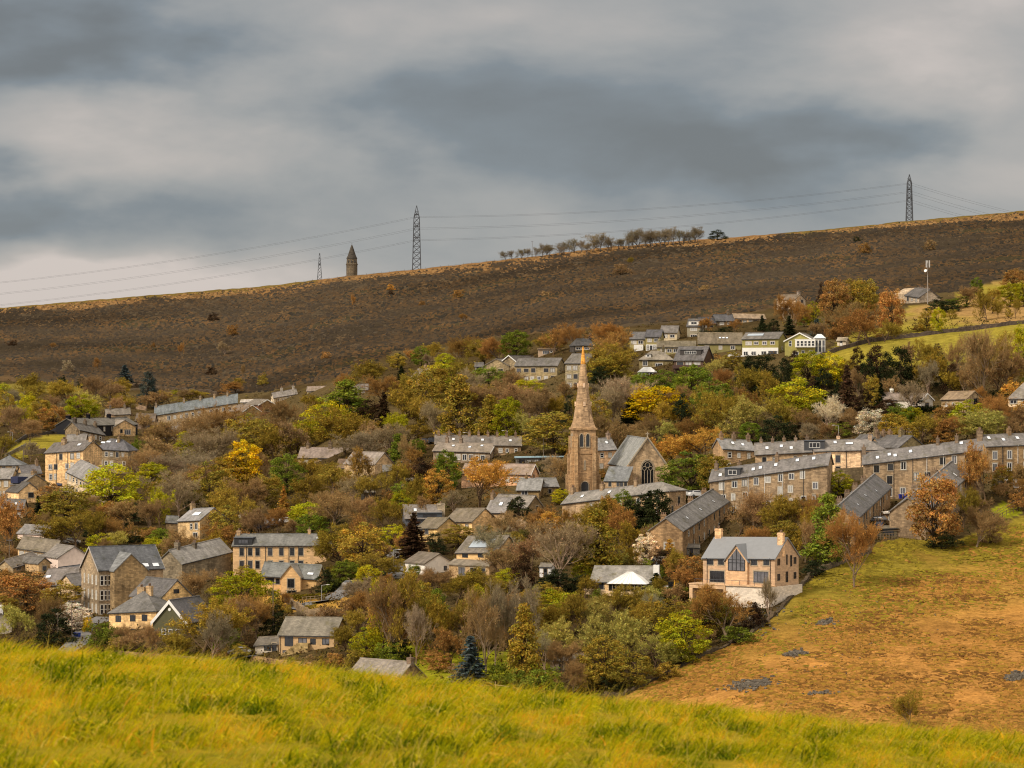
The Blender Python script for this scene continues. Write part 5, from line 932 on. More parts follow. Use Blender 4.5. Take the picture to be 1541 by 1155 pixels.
TL = """
N BL 188 552 577 20|P BL 222 565 614 36|U DG 123 569 584 16|U DG 94 566 582 15|B BR 145 570 612 46|S LG 143 594 637 42|S BR 177 600 630 30|B BR 100 576 614 52|B BR 60 580 612 42|S OL 30 566 602 40|B GB 20 590 627 30
L YG 40 597 642 30|L OL 62 605 646 36|S YG 35 612 652 28|L RB 80 613 648 40|L OL 6 590 642 32|B BR 15 616 662 50|B BR 45 634 664 42|B BR 200 596 626 38|S BR 240 590 617 42|S OL 312 588 603 42|S OL 258 590 611 30
U YG 265 586 594 18|B BR 190 572 602 32|S RB 355 576 592 30|U OL 358 570 583 22|U OL 396 562 581 16|B RB 125 598 622 40|B BR 165 580 604 40|S BR 285 588 606 34|U RB 50 706 716 30|U OR 52 670 678 13|U OL 20 684 696 20
B RB 100 655 668 0|
B BR 258 640 692 82|B BR 292 625 682 74|B RB 335 616 672 82|B GB 322 650 712 84|S BR 242 662 712 60|T YG 276 655 706 32|L OL 370 630 682 62|L OL 392 640 702 62|L YE 366 671 738 46|L OL 350 690 742 62|L OL 316 705 772 64
B GB 245 690 732 70|B BR 212 680 722 50|L YG 168 707 776 76|U GR 206 660 692 22|L YG 228 700 736 46|B GB 300 682 742 80|B GB 270 715 780 62|S YG 240 740 792 34|P DG 290 735 772 22|L OL 100 738 792 68|S RB 20 755 832 62|L RB 75 730 766 38
N DG 57 750 782 16|S OL 115 775 826 72|S OL 150 775 826 44|B RB 166 785 826 50|B BR 225 755 802 52|P DG 202 760 788 32|N DG 190 790 816 15|P DG 204 795 817 17|P DG 135 790 812 22|B BR 372 725 782 60|B BR 350 735 792 52|L OL 402 720 772 44
S RB 332 790 832 62|B BR 272 800 846 52|B BR 300 805 852 50|B GB 285 690 728 60|S OL 385 760 800 40|U DG 240 800 818 26|U OL 215 795 815 30|B BR 395 770 812 40|U DG 255 815 830 24|S BR 310 700 750 56|B BR 230 640 676 40|S BR 215 625 660 30
L RB 38 868 922 82|L OL 92 880 926 52|S LG 30 915 967 52|B BR 62 905 962 42|L WH 106 912 952 52|P DG 80 922 972 52|U YE 131 930 952 14|U GR 150 940 977 36|U GR 172 945 972 32|B BR 196 945 978 42|B BR 228 945 992 32|B BR 292 862 912 62
S OL 302 910 988 92|F GB 318 926 996 46|L YG 366 866 932 82|L OL 340 872 924 44|B RB 386 900 962 62|B BR 362 908 968 46|U GR 345 950 986 40|B BR 250 950 990 42|S BR 212 952 982 44|P DG 412 914 954 40|U OL 180 962 982 40|U OL 265 965 990 40|U RB 335 968 992 30|B RB 372 905 962 50
T GR 522 580 642 68|L YG 490 607 662 62|L YG 452 640 668 42|L OL 448 640 682 38|B BR 520 620 684 86|B GB 542 655 702 62|B BR 425 608 672 62|N CU 577 597 650 24|N DG 604 554 582 19|B RB 576 570 612 52|B RB 570 546 582 52|S OL 612 585 642 54|L OL 640 570 638 58
T OL 690 575 664 52|L YG 667 548 588 46|L OL 650 556 600 50|B GB 655 610 664 44|B BR 620 640 668 54|S YG 590 625 664 42|T YG 668 640 664 15|T GR 600 658 704 28|B BR 612 660 708 22|L GR 432 690 744 44|B BR 460 690 730 44|B BR 500 705 752 62|S RB 541 680 744 40
B GB 530 720 762 50|S OL 460 720 772 64|N OR 427 737 782 21|L GR 604 728 757 29|L OR 658 712 760 40|L GR 673 684 738 36|P CU 635 695 746 42|S OR 722 697 768 92|L RB 665 690 722 30|B BR 506 745 804 86|L YG 465 760 798 54|S OL 585 755 814 52|S RB 560 780 834 44
S OL 515 795 854 54|L OL 545 795 854 66|N CU 622 780 846 42|P DG 655 805 834 32|L OL 690 793 822 42|U OL 715 790 806 30|B BR 378 760 800 40|S OL 490 700 740 40|B BR 560 720 760 44|B BR 590 700 750 40|B BR 545 752 800 40|P DG 480 745 772 26|U DG 500 770 790 30|S BR 440 640 690 50
B BR 620 720 770 30|S BR 640 750 785 26|S OL 410 650 700 50|S BR 560 640 690 40|B BR 640 600 650 44|B GB 700 620 662 40|S OL 730 585 640 44|S RB 610 800 836 30
S BR 525 900 948 54|B RB 548 895 948 46|C YG 566 884 978 25|L YG 552 950 990 42|L YG 553 855 892 36|S OL 562 835 872 54|B RB 600 870 990 62|B BR 588 882 992 60|F GB 626 920 1000 34|T GR 658 893 948 38|S OL 685 860 912 62|B BR 655 860 908 54|S RB 692 910 978 52|T YG 722 893 964 38
N BL 708 966 1036 48|S RB 680 950 1002 52|U RB 505 985 1006 30|B BR 540 920 962 42|U OL 470 908 922 24|B RB 670 905 985 50|B BR 640 905 985 50|S RB 575 900 985 50|U GR 585 970 1000 40|U DG 600 965 996 40|B BR 520 945 985 40|U OL 540 980 1004 40|U RB 660 985 1010 40|B RB 735 905 985 46
B BR 700 895 985 50|U BR 690 1000 1022 30|S RB 610 905 960 40|L OL 635 880 930 40|U GR 555 1000 1020 40
L GR 777 502 542 44|B BR 810 506 534 44|S RB 832 495 534 40|B RB 862 490 528 36|B RB 730 515 550 52|B RB 692 510 552 54|B RB 915 490 528 52|S RB 935 500 545 44|S OL 935 522 574 72|L OL 918 540 584 56|P DG 905 555 592 42|L GR 735 555 584 42|S BR 762 560 602 40
B GB 715 580 624 52|B BR 762 585 644 82|B BR 802 585 644 82|L YG 795 573 598 42|T OL 738 602 664 38|L YG 764 605 664 42|B BR 832 590 644 64|L OL 833 627 684 74|P DG 858 600 644 22|L OL 897 600 664 42|B GB 940 575 644 64|B GB 922 590 650 44|L YE 990 588 642 78|L YE 962 584 636 46
N DG 950 602 646 30|B BR 966 635 666 62|B BR 988 628 672 50|L GR 965 565 598 32|L GR 1000 562 602 48|L GR 1042 555 604 54|L GR 1072 576 624 54|B BR 1022 585 624 54|S OL 1050 590 654 54|P DG 1025 600 658 32|N DG 750 647 664 12|L OL 1066 615 664 42|S OR 1057 650 702 70
S OR 1012 660 704 42|L GR 1040 688 744 82|L OL 1075 690 740 50|B BR 852 690 734 42|B GB 836 690 728 42|L YG 845 738 758 26|N DG 977 746 806 30|P DG 990 744 806 56|P DG 950 758 812 58|S OR 928 752 803 42|L YG 912 757 800 24|L GR 938 744 798 34|B RB 890 752 806 44|P DG 968 750 806 44|S OL 870 765 812 40|S RB 858 770 810 30
P DG 780 752 794 46|S RB 818 765 804 40|L OR 826 774 808 32|B GB 710 560 610 40|B BR 870 590 650 40|B BR 905 630 680 40|S BR 925 640 690 36|B BR 1000 610 660 44|S OL 1085 600 655 40|B BR 680 545 590 44|B RB 755 512 548 44|B RB 630 560 600 40|B BR 800 540 590 0|S OL 840 600 640 40
B BR 765 775 814 54|F WH 777 785 814 20|F GB 842 794 884 82|T OL 900 778 874 60|S RB 926 770 834 54|L WH 972 808 850 32|T OR 1008 815 848 19|U RB 1040 840 872 42|B BR 950 790 844 44|P CU 787 842 900 46|B GB 728 800 864 62|S BR 757 830 874 54|P DG 840 860 894 64
U DG 870 866 892 34|N DG 987 866 898 28|T GR 1045 905 950 0|T YG 718 890 978 34|F GB 768 884 1002 54|F GB 745 890 1006 44|B BR 732 900 1012 54|L YG 830 892 936 54|L YG 854 895 930 44|T OL 790 922 1032 46|B RB 810 905 964 54|S OL 865 895 954 44|S LG 880 905 954 50
B BR 920 888 946 64|B BR 950 890 938 54|B GB 976 900 948 34|S LG 855 938 996 62|S LG 905 935 1004 66|S LG 957 930 1004 70|L OL 910 965 1030 62|L YG 1026 928 998 72|L OL 948 986 1036 60|F GB 822 955 1012 46|U GR 820 1010 1048 54|B BR 862 1000 1046 44|B BR 848 970 1020 50
L OL 1060 903 962 54|B RB 1095 888 962 78|U GR 1112 944 968 54|L OL 1010 905 960 54|S OL 990 905 950 50|L GR 1075 898 940 50|L OL 800 890 940 44|S BR 780 895 960 44|U DG 815 872 894 40|S OL 880 870 900 30|U OL 1005 1000 1022 40|S LG 985 960 1010 50|U OL 890 1012 1038 40
S OL 1000 870 900 24|B BR 895 820 870 40|B BR 870 790 850 44|S BR 800 810 860 44|P DG 860 800 850 24|B RB 740 868 905 40|U DG 775 880 900 40|S OL 705 870 905 44|B BR 1060 800 842 0|S BR 720 930 1000 40|U GR 750 1000 1030 44|U GR 780 1010 1040 40
S RB 1060 480 504 24|N DG 1147 477 498 11|N DG 1188 478 504 17|B RB 1188 450 502 50|L RB 1255 427 492 42|P CU 1236 430 472 15|L OL 1282 428 484 54|L OL 1300 425 474 44|L GR 1210 465 492 26|L YG 1225 458 492 26|B BR 1275 460 504 54|S RB 1310 465 518 54|L RB 1341 442 504 38|N BL 1230 483 510 21
L OL 1395 468 498 22|L YG 1412 467 502 20|U DG 1418 450 470 50|U GR 1440 448 464 40|L GR 1470 420 444 17|L RB 1526 408 437 32|B BR 1455 434 462 38|S OL 1485 440 482 22|S OL 1502 452 478 16|L OL 1494 437 472 24|L YG 1520 430 462 32|L YG 1540 428 462 24|U OL 1518 463 478 11|S OL 1528 452 478 14
U OL 1432 467 480 18|U RB 1382 488 498 18|B RB 1105 482 500 20|U DG 1090 492 504 30|U DG 1062 498 508 26|U DG 1150 488 500 24|P DG 1165 482 502 18|S RB 1290 480 512 36|S RB 1265 490 518 30|B BR 1240 488 512 26|S OL 1330 485 515 30|P DG 1260 484 508 14
P DG 1130 540 584 44|P DG 1152 540 594 44|P CU 1195 530 554 22|B RB 1110 555 604 44|B RB 1160 565 624 40|L YG 1217 535 584 52|L YG 1250 537 584 44|P CU 1290 528 574 32|P CU 1320 526 582 44|P DG 1355 530 596 44|P DG 1336 536 586 30|N CU 1275 560 642 34|N DG 1260 575 614 15
L OL 1312 570 614 24|B BR 1295 560 604 26|S OL 1398 535 594 44|B GB 1396 548 596 34|P DG 1416 538 584 28|P CU 1434 552 594 34|F GB 1460 510 574 28|B BR 1440 515 564 32|S BR 1375 520 558 32|S OL 1388 515 560 30|P CU 1410 520 548 22|B BR 1482 508 604 64|S OL 1500 510 594 54
S BR 1512 530 604 54|L YG 1541 496 564 34|F GB 1372 580 628 36|L YG 1203 578 642 72|S LG 1148 603 658 58|F WH 1245 602 654 48|L WH 1312 620 660 46|S RB 1130 590 644 44|S OL 1104 598 658 46|B BR 1216 618 654 44|U GR 1262 638 658 34|P CU 1335 604 634 50|T RB 1420 637 668 28
B BR 1405 636 664 32|L YG 1458 606 642 54|L RB 1424 610 642 32|S LG 1470 620 664 74|B RB 1503 600 654 64|S LG 1475 636 670 64|U OR 1522 572 604 32|U OR 1538 605 630 30|P DG 1240 560 610 36|P DG 1180 545 600 36|S OL 1190 590 640 40|B BR 1170 600 650 40|P DG 1230 610 650 30|B RB 1085 560 604 40
S OL 1145 560 600 40|P CU 1300 590 634 34|N DG 1325 580 612 18|S BR 1350 570 604 30|S OL 1425 560 596 30|U DG 1510 592 608 40|U DG 1480 600 612 40|P DG 1380 596 622 24|B BR 1450 560 600 36|P DG 1305 545 590 30|S OL 1270 545 585 34|P CU 1225 570 610 30
B BR 1132 745 808 64|B BR 1160 762 814 54|S OL 1190 750 808 54|B RB 1213 750 804 44|T GR 1245 754 850 56|B RB 1286 780 884 72|L RB 1405 725 824 74|B BR 1468 770 824 58|S OL 1450 740 794 44|S RB 1485 676 764 44|L OL 1510 707 744 28|U RB 1532 738 768 28|F GB 1157 876 938 24
S OL 1368 1044 1098 36|B BR 1212 790 846 34|U DG 1225 845 866 40|S BR 1110 760 810 44|U OL 1170 790 812 40|U OL 1135 800 816 34|U BR 1062 878 904 40|S OL 1235 770 830 40|U DG 1420 805 826 50|U BR 1490 800 818 30|B BR 1030 830 866 30|S RB 1022 835 862 28|U DG 1000 830 850 26
"""
SKY = "761 382 391 11|785 379 388 14|816 371 385 15|828 374 384 12|842 374 383 12|857 371 381 10|866 364 379 16|882 370 381 14|905 356 377 28|921 366 375 12|945 361 372 12|963 349 371 20|953 355 371 14|978 353 370 14|988 353 368 12|1001 350 368 16|1014 347 368 16|1028 352 366 14|1045 346 364 18|1036 354 365 14|770 381 387 12|795 378 386 12|806 376 385 12|822 373 384 14|850 369 381 14|875 366 379 12|894 364 377 14|914 361 376 16|930 364 374 14|938 363 373 12|958 352 371 16|970 354 371 16|983 351 370 16|995 352 369 16|1007 350 368 16|1021 351 367 16|1050 350 362 12"
COVER = np.zeros((300, 400), bool)      # photo cells of 4 px already hidden by a tree or a building
def cover_px(cx, cy, rx, ry):
    yy, xx = np.mgrid[0:300, 0:400]; COVER[((xx*4+2-cx)/max(rx, 3))**2+((yy*4+2-cy)/max(ry, 3))**2 < 1] = True
def read(txt):
    for it in txt.replace('\n', '|').split('|'):
        p = it.split()
        if len(p) == 6 and p[0] == 'B' and p[1] in ('BR', 'RB') and float(p[2])*7 % 10 < 2 and not 1200 < float(p[2]): p[0] = 'S' if float(p[2])*3 % 10 < 6 else 'L'; p[1] = 'OL'
        if len(p) == 6 and float(p[5]) > 0: cover_px(float(p[2]), (float(p[3])+float(p[4]))/2, float(p[5])*.5, (float(p[4])-float(p[3]))*.5); plant(p[0], p[1], *map(float, p[2:]))
read(TL)
for it in SKY.split('|'):
    x, t, b, w = map(float, it.split()); plant('K', 'GB', x, t-3, max(b, crest(x)+.6)+1.5, w*1.35, 'bare trees along the moor skyline')
plant('P', 'DG', 1079, 347, 360.5, 25, None, None, 'dense dark evergreen clump alone on the moor skyline')
for x, t, b, w, c in ((321,471,483,16,'CU'),(318,553,565,18,'CU'),(339,516,535,16,'GB'),(272,517,536,9,'RB'),(19,512,521,15,'CU'),(79,516,526,9,'RB'),(102,544,560,18,'GB'),(146,540,560,11,'RB'),(350,490,505,16,'RB'),(229,516,526,6,'RB'),(690,437,449,16,'RB'),(699,473,484,11,'RB'),(588,428,437,12,'OR'),(588,437,444,9,'CU'),(532,445,466,8,'RB'),(935,399,414,26,'BR'),(1301,367,382,18,'RB'),(1400,362,377,18,'BR'),(490,530,541,14,'RB'),(1290,356,364,12,'DG'),(947,388,399,8,'OL'),(368,550,572,6,'BR'),(635,452,460,10,'RB'),(1060,430,438,14,'BR'),(820,438,446,12,'BR')):
    plant('U' if w > b-t else 'B', c, x, t, b, w, 'scattered scrub on the moor')

def fill():
    """the gaps in the woods: more trees and bushes wherever bare hillside would still show"""
    r = random.Random(12)
    for x0, y0, x1, y1 in BOX: COVER[max(0, int(y0/4)):int(y1/4)+1, max(0, int(x0/4)):int(x1/4)+1] = True
    for x0, y0, x1, y1 in ((110,925,168,985),(436,880,532,926),(582,832,616,874),(1252,735,1380,812),(1000,742,1070,758)): COVER[int(y0/4):int(y1/4)+1, int(x0/4):int(x1/4)+1] = True
    n = 0; cells = [(x, y) for y in range(122, 262) for x in range(0, 386)]; r.shuffle(cells)
    for x, y in cells:
        if n >= 190: break
        if COVER[y, x]: continue
        px, py = x*4+2, y*4+2; mb = interp(px, MOORB)
        h = r.uniform(22, 44)*(.65 if py < 620 else 1); k_ = r.choices('BSLUP', (3.4, 5, 3, 4, .6))[0]
        if k_ == 'U': h *= .5
        w_ = h*r.uniform(.9, 1.25); base = py+h*.45; top = base-h
        if base > 1044 or py < mb+8 or (px > 870 and base > interp(px, FIELD)-4) or any(in_poly(px, base, p) or in_poly(px, py, p) for p in (UPFIELD, ROUGH, LFIELD, LAWN, BANK, LGREEN)): continue
        if base > 968+max(0, (px-100)*.115): continue
        bx = [b for b in BOX if b[0]-w_*.4 < px < b[2]+w_*.4 and b[1] < top+h*.5 < b[3]+2 and base > b[3]-2]
        bx += [b for b in BOX if px+w_*.45 > b[0] and px-w_*.45 < b[2] and base > b[3]-4 and top < b[3]-5 and top > b[1]-h]
        if bx: continue
        c = r.choice({'B': ('BR', 'GB', 'BR', 'RB'), 'S': ('OL', 'BR', 'RB', 'LG'), 'L': ('OL', 'OL', 'GR', 'YG'), 'U': ('OL', 'DG', 'BR', 'GR', 'RB'), 'P': ('DG', 'CU')}[k_])
        plant(k_, c, px, top, base, w_); cover_px(px, py, w_*.5, h*.5); n += 1
    print('filled', n, 'trees', len(TREES))
fill()
# ---------------------------------------------------------------- skyline: pylons, cables, tower, masts
def pylon(x, top, base, D, wpx, label):
    P = W(x, base, D); s = D/F; h = (base-top)*s; w = wpx*s/2; e = empty('pylon', P, 0); tag(e, label, 'pylon', 'electricity pylons on the moor'); LM.append((label, x, (top+base)/2))
    def hw(t): return w*(1-.42*t) if t < .83 else w*.58*max(.03, (1-t)/.17)
    m = MB(); n = 11
    for i in range(n):
        a, b = i/n, (i+1)/n; A = [Vector((sx*hw(a), sy*hw(a), h*a)) for sx, sy in ((-1,-1),(1,-1),(1,1),(-1,1))]; B = [Vector((sx*hw(b), sy*hw(b), h*b)) for sx, sy in ((-1,-1),(1,-1),(1,1),(-1,1))]
        for j in range(4):
            k = (j+1) % 4; m.tube(A[j], B[j], .24, n=4); m.tube(A[j], B[k], .13, n=4); m.tube(A[k], B[j], .13, n=4)
            if i: m.tube(A[j], A[k], .09, n=4)
    m.ob('lattice_mast', [M_STEEL], e)
    arms = []
    for t, l in ((.86, 5.0), (.68, 6.5), (.5, 5.5)):
        m = MB(); q = hw(t)
        for sy in (-1, 1):
            for sx in (-1, 1): m.tube((sx*q, sy*q, h*t), (0, sy*(q+l), h*t+.3), .12, n=4); m.tube((sx*q, sy*q, h*(t+.06)), (0, sy*(q+l), h*t+.3), .1, n=4)
            m.tube((0, sy*(q+l), h*t+.3), (0, sy*(q+l), h*t-1.6), .12, n=5); arms.append(P+Vector((0, sy*(q+l), h*t-1.6)))
        m.tube((-q, -q, h*t), (q, q, h*t), .2, n=4); m.tube((-q, q, h*t), (q, -q, h*t), .2, n=4)
        m.ob('crossarm', [M_STEEL], e)
    return arms
D1 = gD(627, 404)+15; D2 = gD(1368, 332)+15
a1 = pylon(627, 309, crest(627)+1, D1, 12.5, 'nearer lattice pylon beside the stone monument tower on the moor')
a2 = pylon(1368.5, 262, crest(1368)+1, D2, 9.5, 'lattice pylon standing at the right end of the moor skyline')
def cable(p, q, sag, label, n=26, r=.045):
    m = MB(); pts = [p.lerp(q, i/n)-Vector((0, 0, sag*4*(i/n)*(1-i/n))) for i in range(n+1)]
    for a, b in zip(pts, pts[1:]): m.tube(a, b, r, n=4)
    o = m.ob('power_cable', [M_STEEL]); tag(o, label, 'cable', 'power cables between the pylons')
pos = ('upper far','upper near','middle far','middle near','lower far','lower near')
for i in range(6):
    cable(a1[i], a2[i], 5.0, pos[i]+' power cable strung between the two pylons')
    z = (a1[i].z-a1[0].z)*1.0
    q = W(-330, 449+(a1[0].z-a1[i].z)/2050*F, 2050); q.y += a1[i].y-a1[0].y; cable(a1[i], q, 9, pos[i]+' power cable running left from the nearer pylon')
    q = W(1900, 372+(a2[0].z-a2[i].z)/1900*F, 1900); q.y += a2[i].y-a2[0].y; cable(a2[i], q, 8, pos[i]+' power cable running right from the right pylon')
D = gD(529, 415)+8; P = W(529.5, crest(529)+1.5, D); s = D/F; e = empty('stone_monument', P); tag(e, 'round stone monument tower with conical cap on the moor crest', 'monument'); LM.append(('the monument tower', 529, 395))
h = 49*s; r_ = 8.4*s; m = MB(); m.lathe([(r_, -3), (r_, h*.36), (r_*1.08, h*.37), (r_*1.08, h*.4), (r_*.98, h*.41), (r_*.9, h*.55)], 16); m.ob('wall', [M_STONE], e, lin((88, 76, 60)))
m = MB(); m.lathe([(r_*1.0, h*.55), (r_*.95, h*.58), (r_*.72, h*.66), (r_*.4, h*.83), (r_*.12, h*.97), (.05, h*.98)], 16); m.tube((0, 0, h*.97), (0, 0, h*1.05), .09); rf = m.ob('roof', [M_STONE], e, lin((66, 58, 48)))
m = MB()
for a in (-2.2, -1.57, -.9): m.box((math.cos(a)*r_*.97-.35, math.sin(a)*r_*.97-.25, h*.44), (math.cos(a)*r_*.97+.35, math.sin(a)*r_*.97+.25, h*.5))
m.ob('lookout_opening', [M_DARKP], e)
def pole(name, x, top, base, w, label, cat, arms=None, D=None, mat=None, color=(110,96,80), lamp=0):
    D = gD(x, base) if D is None else D; P = W(x, base, D); h = (base-top)*D/F; e = empty(name, P); tag(e, label, cat); m = MB(); m.tube((0, 0, -1), (0, 0, h), w, w*.7, 6); m.ob('post', [mat or M_PAINT], e, lin(color))
    if lamp:
        m = MB(); m.tube((0, 0, h-.1), (lamp*1.1, -.2, h+.12), .05); a = m.ob('arm', [mat or M_PAINT], e, lin(color)); m = MB(); m.lathe([(.05, .06), (.26, .03), (.2, -.07), (.05, -.09)], 8); m.ob('lamp_head', [M_WHITE], e, loc=(lamp*1.3, -.2, h+.1), scale=(1.7, .8, 1))
    if arms:
        m = MB()
        for i in range(arms): m.box((-.7, -.06, h-.5-i*.6), (.7, .06, h-.38-i*.6)); [m.lathe([(.05, h-.38-i*.6), (.07, h-.25-i*.6), (.03, h-.15-i*.6)], 6, (x_, 0)) for x_ in (-.6, .6)]
        m.ob('crossarm', [M_STEEL], e)
    return e, h
D = gD(481, 420)+10; P = W(481, crest(481)+1, D); s = D/F; e = empty('lattice_mast', P); tag(e, 'slim lattice mast left of the stone monument tower', 'mast'); h = 41*s; m = MB()
for i in range(8):
    a, b = i/8, (i+1)/8; f = lambda t: 1.35*(1-t)+.22
    for sx, sy in ((-1,-1),(1,-1),(1,1),(-1,1)): m.tube((sx*f(a), sy*f(a), h*a), (sx*f(b), sy*f(b), h*b), .11, n=4)
    for sy in (-1, 1): m.tube((-f(a), sy*f(a), h*a), (f(b), sy*f(b), h*b), .07, n=4); m.tube((f(a), sy*f(a), h*a), (-f(b), sy*f(b), h*b), .07, n=4)
m.ob('lattice', [M_STEEL], e); m = MB(); m.box((-.5, -.5, h*.55), (.5, .5, h*.62)); m.ob('equipment_box', [M_STEEL], e)
pole('utility_pole', 801, 362, crest(801)+1, .13, 'thin pole on the moor skyline among bare trees', 'pole', 1)
e, h = pole('telecom_mast', 1396, 396, 457, .16, 'grey telecom mast with white antenna panels by the farmhouse', 'mast', color=(150,140,130)); LM.append(('the telecom mast', 1396, 425))
m = MB(); [m.box((x-.2, y-.15, h-1.4), (x+.2, y+.15, h+1.0)) for x, y in ((-.5, -.3), (.55, -.3), (0, .5))]; m.ob('antenna_panel', [M_PAINT], e, lin((170,166,160))); m = MB(); m.lathe([(.1, 0), (.55, .15), (.55, .3)], 10); m.ob('dish', [M_WHITE], e, loc=(-.7, -.3, h-2.6), rot=(rad(70), 0, rad(-30)))
# street lamps and utility poles in the town
for x, t, b, lp, lab in ((706, 651, 686, -1, 'tall street lamp rising above the chimneyed roofs'), (927, 649, 672, -1, 'street lamp just right of the church spire'), (1161, 671, 690, 1, 'left street lamp above the terrace with many chimneys'), (1201, 669, 688, 1, 'right street lamp above the terrace with many chimneys'), (1262, 640, 668, -1, 'street lamp behind the pale tan terrace'), (592, 827, 862, 1, 'street lamp beside the lane in the middle of town'), (19, 650, 668, -1, 'left street lamp by the far left woods'), (484, 880, 905, 1, 'street lamp at the end of the drive below tan gable house'), (764, 648, 672, -1, 'street lamp behind the row with white bargeboards')):
    pole('street_lamp', x, t, b, .09, lab, 'street lamp', color=(150,146,140), lamp=lp)
for x, t, b, lab, ar in ((35, 668, 704, 'wooden pole beside the small green field at left', 1), (108, 902, 966, 'wooden pole right of the white blossoming tree', 1), (87, 922, 972, 'wooden pole in front of dark evergreen at left', 0), (14, 810, 850, 'wooden pole left of the tan terrace', 1), (411, 875, 955, 'thin wooden pole in front of the dark evergreen by garage', 0), (671, 650, 680, 'left pole of pair above the chimneyed roofs', 2), (679, 650, 680, 'right pole of pair above the chimneyed roofs', 2), (579, 648, 672, 'pole with crossarms among trees above the gable house in woods', 2), (1068, 680, 720, 'wooden pole behind the left end of long dark terrace', 0), (236, 945, 988, 'wooden pole in front of the green cottage', 1), (818, 655, 690, 'pole above the pale blue roofed shed', 1), (1179, 645, 672, 'wooden pole behind the terrace with many chimneys', 0), (1067, 702, 735, 'thin pole by the parked cars below church', 0)):
    pole('utility_pole', x, t, b, .13, lab, 'pole', ar or None)
# ---------------------------------------------------------------- walls, hedges, fences, roads
def densify(pts, step):
    out = []
    for (a, b), (c, d) in zip(pts, pts[1:]):
        n = max(1, int(math.hypot(c-a, d-b)/step)); out += [(a+(c-a)*i/n, b+(d-b)*i/n) for i in range(n)]
    return out+[pts[-1]]
def strip_wall(name, pts, h, t, label, cat, color, mat, jag=.0, base=1.0, group=None):
    q = [G(*p) for p in densify(pts, 4)]; m = MB(); r = random.Random(len(pts)*7+int(pts[0][0])); V = []
    for i, p in enumerate(q):
        d = (q[min(i+1, len(q)-1)]-q[max(i-1, 0)]); d.z = 0; d.normalize(); n = Vector((-d.y, d.x, 0)); hh = h*(1+r.uniform(-jag, jag))
        V += [p-n*t-Vector((0, 0, base)), p-n*t*.8+Vector((0, 0, hh)), p+n*t*.8+Vector((0, 0, hh)), p+n*t-Vector((0, 0, base))]
    Fc = []
    for i in range(len(q)-1):
        a = i*4; Fc += [(a, a+4, a+5, a+1), (a+1, a+5, a+6, a+2), (a+2, a+6, a+7, a+3)]
    Fc += [(0, 1, 2, 3), tuple(len(V)-4+i for i in (3, 2, 1, 0))]; m.add(V, Fc); o = m.ob(name, [mat], None, lin(color)); tag(o, label, cat, group); return o
strip_wall('drystone_wall', [(1235,537),(1262,527),(1310,514),(1400,504),(1470,495),(1541,487),(1700,470)], 1.2, .35, 'dark drystone wall along the top of the upper green field', 'wall', (70,60,52), M_STONE, .18)
strip_wall('drystone_wall', [(890,1049),(940,1046),(1000,1017),(1060,987),(1090,975),(1130,955),(1170,922),(1205,884),(1215,872)], .6, .4, 'broken drystone wall edging the brown field below the wood', 'wall', (76,62,44), M_STONE, .6)
strip_wall('drystone_wall', [(1216,870),(1240,858),(1280,844),(1310,832)], 1.0, .35, 'low drystone wall climbing right of the modern house', 'wall', (92,78,58), M_STONE, .25)
strip_wall('retaining_wall', [(1256,724),(1275,724),(1300,722)], 3.0, .3, 'dark stone retaining wall under the pale tan terrace', 'wall', (110,92,66), M_STONE, 0, 3)
strip_wall('stone_wall', [(1335,650),(1370,652),(1398,652)], 1.6, .3, 'brown stone wall under the clipped hedge with golden top', 'wall', (134,112,86), M_STONE, .05)
strip_wall('stone_wall', [(38,672),(8,688)], 1.0, .3, 'low wall along the left edge of small green field', 'wall', (90,80,60), M_STONE, .1)
strip_wall('stone_wall', [(5,680),(40,657),(80,652)], 1.0, .3, 'dark wall along the top of small green field', 'wall', (70,60,50), M_STONE, .1)
strip_wall('stone_wall', [(36,684),(60,683),(68,682)], 1.6, .3, 'stone wall below the small green field', 'wall', (120,100,76), M_STONE, .1)
strip_wall('stone_wall', [(880,893),(930,898),(985,897)], 1.0, .3, 'pale garden wall in front of bungalow with conservatory', 'wall', (190,160,122), M_STONE, .04, 2)
strip_wall('stone_wall', [(175,985),(215,990),(265,992),(330,1000)], .9, .3, 'brown stone wall along lane behind the near grass', 'wall', (120,94,68), M_STONE, .1)
strip_wall('stone_wall', [(380,993),(430,1000),(470,1003)], .8, .3, 'brown wall in front of the white parked car', 'wall', (140,108,72), M_STONE, .1)
strip_wall('stone_wall', [(430,905),(460,925),(500,928)], 1.4, .4, 'rough stone wall below the drive of tan gable house', 'wall', (110,92,70), M_STONE, .2)
strip_wall('stone_wall', [(640,1036),(668,1037)], 1.0, .3, 'short stone wall right of the old cottage', 'wall', (120,98,72), M_STONE, .1)
strip_wall('stone_wall', [(205,470+145),(220,618)], 2.0, .3, 'short wall by the barn with dark arch', 'wall', (120,98,78), M_STONE, .1)
strip_wall('moor_track_bank', [(150,584),(215,583),(260,588),(330,594)], 1.5, 1.2, 'long dark bank along the foot of the moor at left', 'bank', (74,58,40), M_STONE, .5)
def hedge(pts, h, t, label, c, top=None):
    q = [G(*p) for p in densify(pts, 2.0)]; Q = []; T = []; r = np.random.default_rng(int(pts[0][0]))
    for p in q:
        for k_ in range(5):
            z = h*(k_+.5)/5; ct = max(.5, 1+.2*r.normal()); tt = np.array([ct, ct, ct])
            if top is not None and k_ >= 3: tt = np.array(lin(top))/np.array(lin(c))*ct
            a, b = leaf_quads(r, (p.x, p.y, p.z+z), max(t, h/5)*1.0, 22, .2, .8, tt); Q.append(a); T.append(b)
    o = ob('hedge', quads_mesh('hedge', np.concatenate(Q), np.concatenate(T), M_LEAF), None, lin(c)); tag(o, label, 'hedge')
